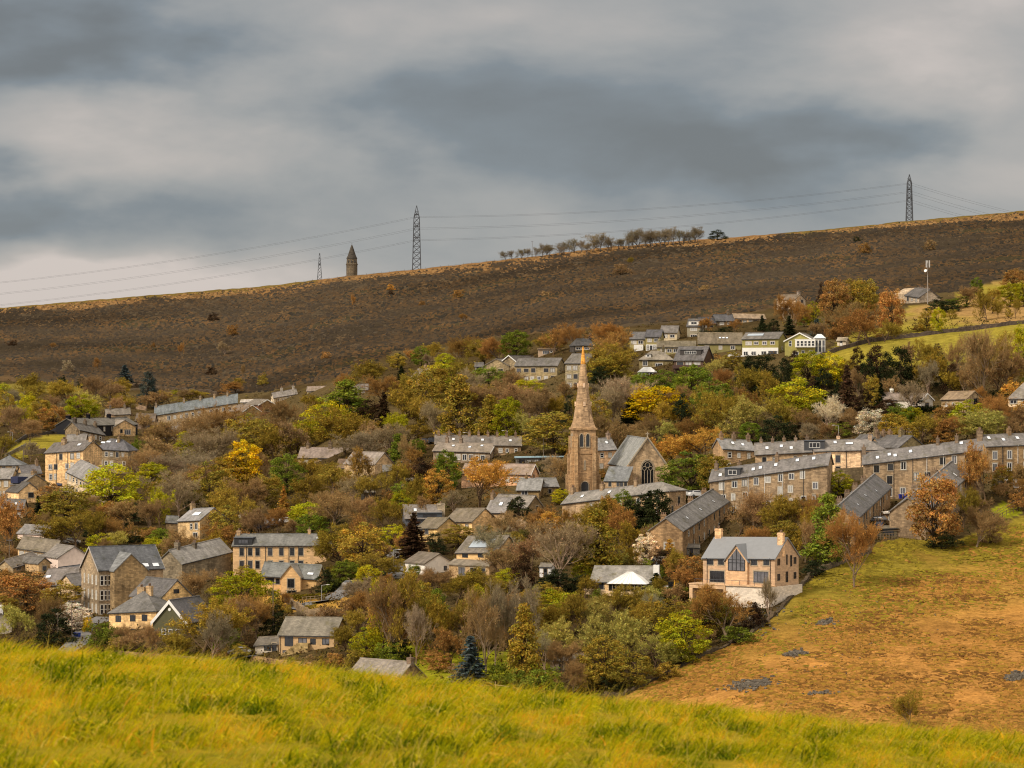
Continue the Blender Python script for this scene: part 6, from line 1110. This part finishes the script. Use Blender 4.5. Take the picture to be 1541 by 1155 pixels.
hedge([(1337,640),(1397,642)], 2.0, .9, 'long clipped hedge with golden top above the brown wall', (46,52,22), (150,130,34))
hedge([(970,912),(1010,906),(1055,906)], 2.6, 1.0, 'broad dark green hedge below bungalow garden', (60,68,24), (92,96,28))
hedge([(488,898),(505,888),(528,870),(533,862)], 2.0, .8, 'clipped hedge beside the sloping drive with yellow-green top', (44,46,20), (140,130,34))
hedge([(436,902),(470,901),(488,899)], .8, .5, 'low yellow hedge in front of tan gable house', (110,96,30))
hedge([(1380,622),(1416,621)], 1.6, .8, 'dark low hedge in front of the white gabled cottage', (44,48,26))
hedge([(1492,604),(1517,603)], 2.6, 1.0, 'dark square hedge left of the cottage at right edge', (40,44,22))
hedge([(362,806),(395,795),(425,772)], 1.8, .9, 'dark overgrown hedge sloping above the long tan house', (66,60,28))
def fence(pts, h, label, n, color, rails=2):
    q = [G(*p) for p in densify(pts, 3)]; L_ = len(q)-1; e = empty('fence', q[0]); tag(e, label, 'fence'); m = MB(); o = q[0]
    P_ = []
    for i in range(n+1):
        f = i/n*L_; a = int(min(f, L_-1)); P_.append(q[a].lerp(q[a+1], f-a)-o)
    for p in P_:
        mm = MB(); mm.box((p.x-.06, p.y-.06, p.z-.5), (p.x+.06, p.y+.06, p.z+h)); mm.ob('post', [M_PAINT], e, lin(color))
    for k_ in range(rails):
        for a, b in zip(P_, P_[1:]): z = Vector((0, 0, h*(.45+.45*k_))); m.tube(a+z, b+z, .05, n=4)
    m.ob('rail', [M_PAINT], e, lin(color))
fence([(1316,812),(1350,810),(1378,812)], 1.2, 'wooden fence below the yard of climbing rows', 14, (120,100,76), 3)
fence([(1492,790),(1515,776),(1541,764),(1580,745)], 1.3, 'dark plank fence by the bright lawn at right', 16, (96,74,52), 4)
fence([(690,1040),(735,1034),(768,1036),(800,1050)], 1.1, 'thin wire fence with pale posts behind the near grass', 4, (190,160,120), 1)
fence([(455,905),(480,903),(505,897)], 1.0, 'wooden fence along the drive below tan gable house', 8, (130,110,84), 2)
for i, (x0_, x1_) in enumerate(((445,520),(540,620),(640,790),(800,900))):
    fence([(x0_,crest(x0_)+1.2),((x0_+x1_)/2,crest((x0_+x1_)/2)+1.2),(x1_,crest(x1_)+1.2)], 1.5, ('post and wire fence left of monument tower on crest','post and wire fence between monument tower and pylon','post and wire fence right of the nearer pylon on crest','post and wire fence among bare trees on crest')[i], max(5, int((x1_-x0_)/11)), (84,70,54), 1)
def ribbon(name, pts, wd, label, mat=None, lift=.3):
    q = [G(*p) for p in densify(pts, 3)]; V = []
    for i, p in enumerate(q):
        d = (q[min(i+1, len(q)-1)]-q[max(i-1, 0)]); d.z = 0; d.normalize(); n = Vector((-d.y, d.x, 0))*wd/2; V += [p-n+Vector((0, 0, lift)), p+n+Vector((0, 0, lift))]
    o = ob(name, mesh(name, V, [(2*i, 2*i+2, 2*i+3, 2*i+1) for i in range(len(q)-1)], mat or M_ASPH)); o['kind'] = 'structure'; o['label'] = label
ribbon('road', [(100,985),(118,968),(132,950),(142,938),(160,930)], 5, 'grey lane curving up beside the stone mill')
ribbon('road', [(600,872),(602,855),(598,838),(590,826)], 5, 'lane between trees in the middle of town')
ribbon('path', [(440,918),(470,908),(500,903),(518,892),(532,878)], 4, 'pale drive sloping up from tan gable house')
ribbon('road', [(330,994),(370,989),(395,987)], 6, 'parking strip behind the near grass')
ribbon('road', [(1010,752),(1040,752),(1070,750)], 6, 'street with parked cars below the church')
ribbon('road', [(1250,742),(1285,745),(1300,748)], 6, 'street at the foot of pale tan terrace')
# ---------------------------------------------------------------- vehicles and small things
def car(x, y, rz, color, label, glass=True, s=1.0, van=False):
    P = G(x, y)+Vector((0, 0, .32)); e = empty('parked_van' if van else 'parked_car', P, rz); tag(e, label, 'van' if van else 'car', 'vehicles parked in the town'); Lh = 2.1*s; wd = .87*s
    prof = [(-2.1,.35),(-2.15,.75),(-2.0,1.0),(-1.75,1.1),(-1.2,1.5),(.3,1.52),(1.05,1.05),(1.85,.92),(2.1,.75),(2.12,.35)] if not van else [(-2.4,.35),(-2.4,2.1),(-2.2,2.25),(1.1,2.25),(1.75,1.35),(2.4,1.15),(2.45,.35)]
    m = MB(); V = []; n = len(prof)
    for sy in (-1, 1):
        for px_, pz in prof: V.append((px_*s, sy*wd*(1 if pz < 1.12 else .82), pz*s))
    m.add(V, [tuple(range(n-1, -1, -1)), tuple(range(n, 2*n))]+[(i, (i+1) % n, n+(i+1) % n, n+i) for i in range(n)]); m.ob('body', [M_METAL], e, lin(color))
    m = MB(); zt = 1.46*s if not van else 2.1*s; zb = 1.08*s if not van else 1.4*s
    for sy in (-1, 1):
        a = wd*1.003; b = wd*.835
        xs_ = (-1.45, -1.12, .22, .85) if not van else (.35, .35, 1.1, 1.62)
        m.add([(xs_[0]*s, sy*a*.99, zb), (xs_[3]*s, sy*a*.99, zb), (xs_[2]*s, sy*(b+.02), zt), (xs_[1]*s, sy*(b+.02), zt)], [(0,1,2,3)])
    if not van: m.add([(.33*s,-wd*.78,1.5*s+.02),(.33*s,wd*.78,1.5*s+.02),(1.04*s,wd*.84,1.07*s+.02),(1.04*s,-wd*.84,1.07*s+.02)],[(0,1,2,3)]); m.add([(-1.22*s,-wd*.78,1.48*s+.02),(-1.22*s,wd*.78,1.48*s+.02),(-1.74*s,wd*.84,1.12*s+.02),(-1.74*s,-wd*.84,1.12*s+.02)],[(0,1,2,3)])
    else: m.add([(1.12*s,-wd*.78,2.24*s),(1.12*s,wd*.78,2.24*s),(1.76*s,wd*.84,1.37*s),(1.76*s,-wd*.84,1.37*s)],[(0,1,2,3)])
    m.ob('windows', [M_GLASS], e); m = MB()
    for wx in (-1.3, 1.3):
        for sy in (-1, 1):
            w_ = MB(); w_.tube((wx*s, sy*(wd-.2), .33), (wx*s, sy*(wd+.02), .33), .33*s, n=12); t = w_.ob('wheel', [M_TYRE], e); w_ = MB(); w_.tube((wx*s, sy*(wd+.02), .33), (wx*s, sy*(wd+.035), .33), .2*s, n=10); w_.ob('rim', [M_STEEL], t)
    for sy in (-.65, .65): w_ = MB(); w_.box((2.02*s, sy*s-.15, .68*s), (2.14*s, sy*s+.15, .82*s)); w_.ob('headlight', [M_WHITE], e)
    return e
car(360, 988, rad(165), (226,220,212), 'white hatchback parked beside blue bins behind the near grass')
car(1038, 749, rad(10), (216,212,206), 'left white car parked below the church gable'); car(1050, 749.5, rad(15), (206,204,200), 'right white car parked below the church gable')
car(1265, 741, rad(20), (20,24,48), 'dark blue car parked under the pale tan terrace wall'); car(1288, 748, rad(80), (30,32,46), 'dark car parked at the corner of upper dark terrace')
car(410, 793, rad(20), (214,210,206), 'white van among trees above the long tan house', van=True); car(394, 798, rad(30), (32,36,56), 'dark blue car parked left of white van'); car(432, 789, rad(15), (214,208,202), 'white car parked right of white van above long tan house'); car(372, 782, rad(25), (220,214,206), 'small white car parked by hedge above the long tan house')
car(116, 654, rad(10), (210,206,200), 'white car parked at foot of the black gabled house', van=True); car(127, 659, rad(10), (200,196,190), 'pale car parked in front of the stepped dark terrace'); car(94, 734, rad(70), (26,34,62), 'dark blue car parked below the tall four storey terrace'); car(97, 743, rad(60), (214,210,204), 'white car parked by the row below tall terrace')
car(640, 669, rad(0), (34,38,46), 'dark car parked left behind the chimneyed roofs'); car(652, 668, rad(0), (50,52,58), 'grey car parked right behind the chimneyed roofs'); car(1106, 540, rad(0), (214,210,204), 'white car parked between the broad roofed house and olive pair'); car(530, 886, rad(40), (130,124,116), 'grey car parked at top of the sloping drive'); car(108, 820, rad(20), (206,200,190), 'pale car hidden by trees behind the white gable house')
car(1325, 798, rad(70), (30,36,60), 'dark blue car beside the low dark garage'); car(1528, 738, rad(20), (226,224,220), 'white van at the right edge below the terrace', van=True)
def bin_(x, y, c, label):
    e = empty('wheelie_bin', G(x, y)+Vector((0, 0, .2)), .3); tag(e, label, 'bin', 'wheelie bins'); m = MB(); V = [(-.24,-.28,.08),(.24,-.28,.08),(.24,.22,.08),(-.24,.22,.08),(-.3,-.36,.98),(.3,-.36,.98),(.3,.36,.98),(-.3,.36,.98)]; m.add(V,[(3,2,1,0),(0,1,5,4),(1,2,6,5),(2,3,7,6),(3,0,4,7)]); m.ob('body',[M_PAINT],e,lin(c)); m = MB(); m.box((-.32,-.4,.98),(.32,.4,1.08)); m.ob('lid',[M_PAINT],e,lin(c))
    for sx in (-.26,.26): m = MB(); m.tube((sx-.04,.28,.1),(sx+.04,.28,.1),.1,n=8); m.ob('wheel',[M_TYRE],e)
for i,(x,y,w_) in enumerate(((113,961,'left blue bin in lane beside the yellow bush'),(116,961,'middle blue bin in lane beside the yellow bush'),(119,961,'right blue bin in lane beside the yellow bush'),(336,989,'left dark blue bin beside white hatchback'),(341,989,'right dark blue bin beside white hatchback'),(1355,752,'left blue bin at foot of the upper dark terrace'),(1362,752,'right blue bin at foot of the upper dark terrace'))): bin_(x,y,(30,56,130) if i<3 else (24,34,66) if i<5 else (40,50,140),w_)
# excavator beside the bungalow
e = empty('mini_excavator', G(1008,897)+Vector((0,0,.2)), rad(-10)); tag(e,'white mini excavator with raised yellow arm beside bungalow','excavator')
m = MB(); [m.box((-1.3,y-.25,0),(1.3,y+.25,.55)) for y in (-.7,.7)]; m.ob('tracks',[M_TYRE],e); m = MB(); m.box((-1.4,-.9,.6),(.9,.9,1.3)); m.box((-1.35,-.8,1.3),(-.3,.8,1.75)); m.ob('body',[M_WHITE],e); m = MB(); m.box((-.25,-.2,1.3),(.75,.75,2.6)); m.ob('cab',[M_GLASS],e)
m = MB(); m.tube((.9,-.4,1.0),(1.1,-.4,4.2),.16,.14); m.tube((1.1,-.4,4.2),(1.5,-.4,3.0),.12); m.box((1.35,-.65,2.5),(1.75,-.15,3.0)); m.ob('arm',[M_PAINT],e,lin((214,160,40)))
# timber pile, greenhouse and other garden things
m = MB(); [m.box((-2.2,-1.4+i*.32,.2+.12*i),(2.2,-1.14+i*.32,.3+.12*i)) for i in range(9)]; o = m.ob('timber_stack',[M_PAINT],None,lin((226,178,112)),loc=G(213,816)+Vector((0,0,1.6))); tag(o,'stack of pale yellow timber behind the stone mill','timber')
def hut(x,y,w,d,h,c,label,cat='shed'):
    H = core('garden_'+cat, label, cat, G(x,y), rad(random.Random(x).uniform(-25,25)), w, d, h, .6, 0, roof='gable', wall=c, wallm=M_PAINT, slate=(130,124,116), over=.15, below=1.5); door(H,'f',w*.5,0,.8,min(1.8,h-.25),False)
hut(730,712,3,2.4,2,(70,66,60),'dark garden shed behind the orange tree'); hut(548,752,3,2.2,2,(60,56,52),'dark garden shed among budding trees in the middle wood'); hut(600,706,3.4,2.4,2.1,(206,196,184),'white garden shed right of gable house in the woods'); hut(606,734,3.4,2.2,2,(214,190,168),'pale garden shed behind the bright orange tree'); hut(866,1008,3.4,2.6,2.1,(92,84,74),'grey shed hidden in budding trees at bottom of wood'); hut(832,1010,2.8,2.2,1.9,(150,130,110),'small brown shed hidden in the bottom wood'); hut(1072,783,3,2.4,2,(216,208,196),'white windowed hut in gardens below long dark terrace'); hut(1028,838,3.4,2.4,2,(130,122,110),'grey shed left of the modern house'); hut(988,858,2.6,2.2,2,(40,52,70),'dark blue shed below the blossoming tree'); hut(812,868,2.6,2,2.2,(220,216,210),'white hut behind the orange brown evergreen'); hut(1497,742,3,2.2,2,(60,56,50),'dark shed below terrace at the right edge'); hut(250,640,3,2.4,2,(190,170,150),'pale shed below the far terrace')
# person on the crest, benches
def rubble(cx, cy, rx, ry, n, label, smin=.06, smax=.42):
    r = random.Random(int(cx)); m = MB()
    for i in range(n):
        x = cx+rx*r.gauss(0, .42); y = cy+ry*(r.gauss(0, .4)-.5*(x-cx)/rx); P = G(x, y); s = r.uniform(smin, smax)
        V = [P+Vector((sx*s*r.uniform(.6, 1), sy*s*r.uniform(.5, 1), sz*s*r.uniform(.3, .7)+.2)) for sz in (-1, 1) for sy in (-1, 1) for sx in (-1, 1)]
        m.add(V, [(0,2,3,1),(4,5,7,6),(0,1,5,4),(2,6,7,3),(0,4,6,2),(1,3,7,5)])
    o = m.ob('rubble', [M_RUBBLE]); tag(o, label, 'rubble', kind='stuff')
rubble(1130,1031,34,8,300,'grey stone scree at lower left of brown field'); rubble(1197,984,17,5,110,'grey stone scree in middle of brown field'); rubble(1242,937,17,4,70,'dark stones in the upper brown field'); rubble(1535,1018,24,7,180,'dark stone scree at right edge of brown field'); rubble(1235,1044,26,3,70,'thin scatter of stones low in brown field',.1,.3); rubble(1300,950,240,120,160,'pale stones scattered over the brown field',.05,.16); rubble(1140,935,50,30,120,'stones fallen along the broken drystone wall',.1,.3)
# ---------------------------------------------------------------- undergrowth and tussocks
def undergrowth():
    r = np.random.default_rng(5); Q = []; T = []; n = 0; cols = [np.array(lin(c)) for c in ((72,60,35),(94,77,36),(82,62,40),(48,46,25),(108,98,36),(98,72,42),(62,54,38))]
    while n < 18000:
        px = r.random()*1700-80; py = 480+r.random()*580; mb = interp(px, MOORB)
        if py < mb+3 or (px > 870 and py > interp(px, FIELD)-2): continue
        if any(in_poly(px, py, p) for p in (UPFIELD, LFIELD, LAWN)): continue
        if in_poly(px, py, BANK) and r.random() < .75: continue
        P = G(px, py); sc_ = .5+1.2*r.random(); nz = mnoise.noise((P.x*.03, P.y*.03, 2)); c = cols[int(abs(nz*9+r.random()*3)) % 7]*(.75+.5*r.random())
        a, b = leaf_quads(r, (P.x, P.y, P.z+.35*sc_), sc_, 9, .24, .6, c, .22); Q.append(a); T.append(b); n += 1
    o = ob('undergrowth', quads_mesh('undergrowth', np.concatenate(Q), np.concatenate(T), M_LEAF), None, (1, 1, 1)); tag(o, 'brambles and low scrub growing between the trees and houses', 'undergrowth', kind='stuff')
undergrowth()
def tussocks():
    r = np.random.default_rng(6); n = 45000; Q = np.zeros((n, 4, 3)); T = np.zeros((n, 3)); i = 0; cols = [np.array(lin(c)) for c in ((164,116,56),(172,124,62),(146,106,50),(126,92,44),(148,116,46))]; gr = [np.array(lin(c)) for c in ((128,112,38),(142,124,42),(112,98,36))]
    while i < n:
        px = 890+r.random()*760; py = 790+r.random()*330; f = interp(px, FIELD)
        if py < f+3: continue
        P = G(px, py); nz = mnoise.fractal((P.x*.09, P.y*.05, 3), 1, 2, 3)
        if nz < r.random()*.9-.55: continue
        g = interp(px, [(880,1040),(1000,1000),(1100,965),(1250,925),(1400,888),(1541,850),(1960,800)]); k_ = sm(g-70, g+80, py+nz*60)
        c = cols[r.integers(5)] if r.random() < k_ else gr[r.integers(3)]
        st_ = mnoise.fractal((P.x*.035, P.y*.16, 11), 1, 2, 3)
        if st_ > .12 and px > 1120 and r.random() < min(.5, (px-1120)/400)*k_: c = np.array(lin((112,78,40)))
        h = .07+.13*r.random()*(1+nz); w = .3+.7*r.random(); dx = r.normal(0, .15); a = r.random()*3.14; u = Vector((math.cos(a), math.sin(a)*.5, 0))*w
        b = P+Vector((0, 0, .0)); t = P+Vector((dx, .25+.5*r.random(), h+.1))
        Q[i] = (b-u, b+u, t+u*.5, t-u*.5); T[i] = c*(.88+.24*r.random()); i += 1
    o = ob('tussock_grass', quads_mesh('tussock_grass', Q, T, M_LEAF), None, (1, 1, 1)); tag(o, 'rough orange and brown grass tussocks over the lower field', 'grass', kind='stuff')
tussocks()

def heather():
    r = np.random.default_rng(8); n = 65000; Q = np.zeros((n, 4, 3)); T = np.zeros((n, 3)); i = 0; cols = [np.array(lin(c)) for c in ((70,60,47),(64,56,47),(76,63,48),(84,67,48),(58,53,45),(98,75,50),(72,64,46))]; oc = [np.array(lin(c)) for c in ((140,106,66),(122,92,58),(150,116,74))]
    while i < n:
        px = r.random()*1760-110; cr = crest(px); mb = interp(px, MOORB); py = cr+3+(mb-cr)*r.random()
        if py > mb: continue
        P = G(px, py); nz = mnoise.fractal((P.x*.02, P.y*.012, 3), 1, 2, 3); nl = mnoise.fractal((P.x*.0045, P.y*.006, 7), 1, 2, 3); j = int(min(6, max(0, 3+nz*5+r.normal(0, .9)))); c = cols[j]*(1+.45*nl)
        if py-cr < 9+12*nz and r.random() < .75: c = oc[r.integers(3)]
        h = .3+.6*r.random(); w = .4+1.1*r.random(); b = P; t = P+Vector((r.normal(0, .4), .8+2.0*r.random(), h+.3)); u = Vector((w, 0, 0))
        Q[i] = (b-u, b+u, t+u*.5, t-u*.6); T[i] = c*(.85+.3*r.random()); i += 1
    o = ob('heather', quads_mesh('heather', Q, T, M_LEAF), None, (1, 1, 1)); tag(o, 'dark heather and dead bracken covering the moor', 'heather', kind='stuff')
heather()
# ---------------------------------------------------------------- labels for the trees: what they look like and which landmark they stand by
def label_trees():
    from collections import defaultdict
    fam = defaultdict(list)
    for t in TREES: fam[(t[2], t[1])].append(t)
    ords = ('', 'second ', 'third ', 'fourth ', 'fifth ', 'sixth ')
    used = set()
    for (col, kind), L_ in fam.items():
        ph = f'{CNAME[col]} {KNAME[kind]}'; cand = defaultdict(list)
        for i, t in enumerate(L_):
            ds = sorted(LM, key=lambda l: math.hypot(l[1]-t[3], (l[2]-t[4])*1.5))[:14]
            for l in ds:
                dx, dy = t[3]-l[1], (t[4]-l[2])*1.3
                rel = ('left of ' if dx < 0 else 'right of ') if abs(dx) > abs(dy) else ('behind ' if dy < 0 else 'in front of ')
                cand[(l[0], rel)].append((math.hypot(dx, dy), i))
        opts = defaultdict(list)
        for (l, rel), v in cand.items():
            # rank among every tree of the family on that side of the landmark
            L0 = next(q for q in LM if q[0] == l); al = []
            for i, t in enumerate(L_):
                dx, dy = t[3]-L0[1], (t[4]-L0[2])*1.3; r_ = ('left of ' if dx < 0 else 'right of ') if abs(dx) > abs(dy) else ('behind ' if dy < 0 else 'in front of ')
                if r_ == rel: al.append((math.hypot(dx, dy), i))
            al.sort()
            for k_, (d, i) in enumerate(al[:6]): opts[i].append((k_*60+d, ords[k_], rel, l))
        for i, t in enumerate(L_):
            for sc_, o_, rel, l in sorted(opts[i]):
                lab = f'{o_ or "nearest "}{ph} {rel}{l}'.replace('nearest ', 'nearest ')
                if lab not in used and len(lab.split()) <= 16: break
            else:
                lab = f'{ph} {"left" if t[3] < 770 else "right"} of centre, {int(t[5])} high'
            used.add(lab); tag(t[0], lab, 'bush' if t[1] == 'U' else 'tree', t[7])
label_trees()
# ---------------------------------------------------------------- camera, light, sky
cam = bpy.data.cameras.new('camera'); cam.lens = 36*F/1541; cam.sensor_width = 36; cam.clip_start = .5; cam.clip_end = 20000
cam.dof.use_dof = True; cam.dof.focus_distance = 640; cam.dof.aperture_fstop = 7.0
co = bpy.data.objects.new('camera', cam); co.location = (0, 0, 0); co.rotation_euler = (rad(90), 0, 0); link(co); sc.camera = co
SUN_AZ, SUN_EL = rad(-128), rad(42)      # the sun stands behind the camera's left shoulder
sd = Vector((math.sin(SUN_AZ)*math.cos(SUN_EL), math.cos(SUN_AZ)*math.cos(SUN_EL), math.sin(SUN_EL)))
sl = bpy.data.lights.new('sun', 'SUN'); sl.energy = 3.1; sl.angle = rad(10); sl.color = (1, .91, .79); so = bpy.data.objects.new('sun', sl); so.rotation_euler = sd.to_track_quat('Z', 'Y').to_euler(); link(so)
w = bpy.data.worlds.new('World'); sc.world = w; w.use_nodes = True; nt = w.node_tree; nt.nodes.clear(); L = nt.links
out = N(nt, 'ShaderNodeOutputWorld'); tc = N(nt, 'ShaderNodeTexCoord'); sx = N(nt, 'ShaderNodeSeparateXYZ'); L.new(tc.outputs['Generated'], sx.inputs[0])
az = mathn(nt, 'ARCTAN2', sx.outputs[0], sx.outputs[1]); el = mathn(nt, 'ARCSINE', sx.outputs[2])
# angles in units of 0.1 rad
cb = N(nt, 'ShaderNodeCombineXYZ'); L.new(mathn(nt, 'MULTIPLY', az, 10.0), cb.inputs[0]); L.new(mathn(nt, 'MULTIPLY', el, 10.0), cb.inputs[1])
st = N(nt, 'ShaderNodeMapping'); st.inputs['Scale'].default_value = (1, 2.3, 1); L.new(cb.outputs[0], st.inputs[0])
n1 = noise(nt, st.outputs[0], 1.0, 8, .56, .25); n2n = N(nt, 'ShaderNodeTexNoise'); n2n.inputs['Scale'].default_value = 1.7; n2n.inputs['Detail'].default_value = 4; L.new(st.outputs[0], n2n.inputs['Vector'])
off = N(nt, 'ShaderNodeVectorMath', operation='SUBTRACT'); L.new(n2n.outputs['Color'], off.inputs[0]); off.inputs[1].default_value = (.5, .5, .5)
of2 = N(nt, 'ShaderNodeVectorMath', operation='MULTIPLY'); L.new(off.outputs[0], of2.inputs[0]); of2.inputs[1].default_value = (1.1, .45, 0)
pv = N(nt, 'ShaderNodeVectorMath', operation='ADD'); L.new(cb.outputs[0], pv.inputs[0]); L.new(of2.outputs[0], pv.inputs[1])
BL = [(130,70,260,62,-.62),(40,310,150,50,-.40),(200,205,330,55,.34),(850,215,360,85,-.36),(1190,205,220,60,-.36),(640,150,200,50,-.22),(700,45,300,40,.2),(1420,70,190,80,.3),(110,445,360,50,.6),(560,250,240,40,.10),(420,100,160,60,.12),(1480,260,170,80,.2),(330,330,200,40,-.12),(1000,60,200,40,-.15),(900,330,420,40,.0)]
val = mathn(nt, 'ADD', mathn(nt, 'MULTIPLY', mathn(nt, 'SUBTRACT', n1, .5), .8), .54)
for x, y, rx, ry, a in BL:
    d = N(nt, 'ShaderNodeVectorMath', operation='SUBTRACT'); L.new(pv.outputs[0], d.inputs[0]); d.inputs[1].default_value = ((x-CX)/F*10, (CY-y)/F*10, 0)
    q = N(nt, 'ShaderNodeVectorMath', operation='MULTIPLY'); L.new(d.outputs[0], q.inputs[0]); q.inputs[1].default_value = (F/10/rx, F/10/ry, 0)
    dd = N(nt, 'ShaderNodeVectorMath', operation='DOT_PRODUCT'); L.new(q.outputs[0], dd.inputs[0]); L.new(q.outputs[0], dd.inputs[1])
    g = mathn(nt, 'POWER', 2.718, mathn(nt, 'MULTIPLY', dd.outputs['Value'], -1.0)); val = mathn(nt, 'ADD', val, mathn(nt, 'MULTIPLY', g, a))
low = ramp(nt, val, [(0.0, lin((108,112,115))), (.28, lin((122,129,135))), (.52, lin((150,151,151))), (.78, lin((172,167,163))), (1.0, lin((196,186,180)))])
# brighter cloud overhead and behind the camera
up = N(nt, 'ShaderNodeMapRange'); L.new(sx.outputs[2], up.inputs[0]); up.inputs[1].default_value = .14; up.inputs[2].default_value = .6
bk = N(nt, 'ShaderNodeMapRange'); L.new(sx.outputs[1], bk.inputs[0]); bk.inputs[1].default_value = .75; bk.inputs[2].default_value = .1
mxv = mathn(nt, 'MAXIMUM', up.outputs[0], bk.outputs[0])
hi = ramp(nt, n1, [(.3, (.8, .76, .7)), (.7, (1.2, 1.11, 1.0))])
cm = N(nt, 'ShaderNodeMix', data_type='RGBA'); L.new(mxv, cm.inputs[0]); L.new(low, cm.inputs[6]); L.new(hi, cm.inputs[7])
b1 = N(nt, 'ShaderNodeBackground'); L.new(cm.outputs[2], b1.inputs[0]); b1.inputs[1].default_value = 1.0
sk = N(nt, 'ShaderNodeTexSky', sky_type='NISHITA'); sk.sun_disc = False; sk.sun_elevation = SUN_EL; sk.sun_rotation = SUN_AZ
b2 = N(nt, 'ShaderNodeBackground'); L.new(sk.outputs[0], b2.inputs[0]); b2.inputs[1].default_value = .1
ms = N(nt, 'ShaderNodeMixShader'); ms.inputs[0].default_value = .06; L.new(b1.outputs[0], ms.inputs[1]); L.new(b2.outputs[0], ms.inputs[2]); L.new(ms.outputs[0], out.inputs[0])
sc.view_settings.view_transform = 'Standard'; sc.view_settings.look = 'None'; sc.view_settings.exposure = .2; sc.view_settings.gamma = 1
cy = sc.cycles; cy.max_bounces = 5; cy.diffuse_bounces = 3; cy.glossy_bounces = 2; cy.transmission_bounces = 3; cy.use_denoising = True; cy.use_adaptive_sampling = True; cy.adaptive_threshold = .012; cy.filter_width = 1.15
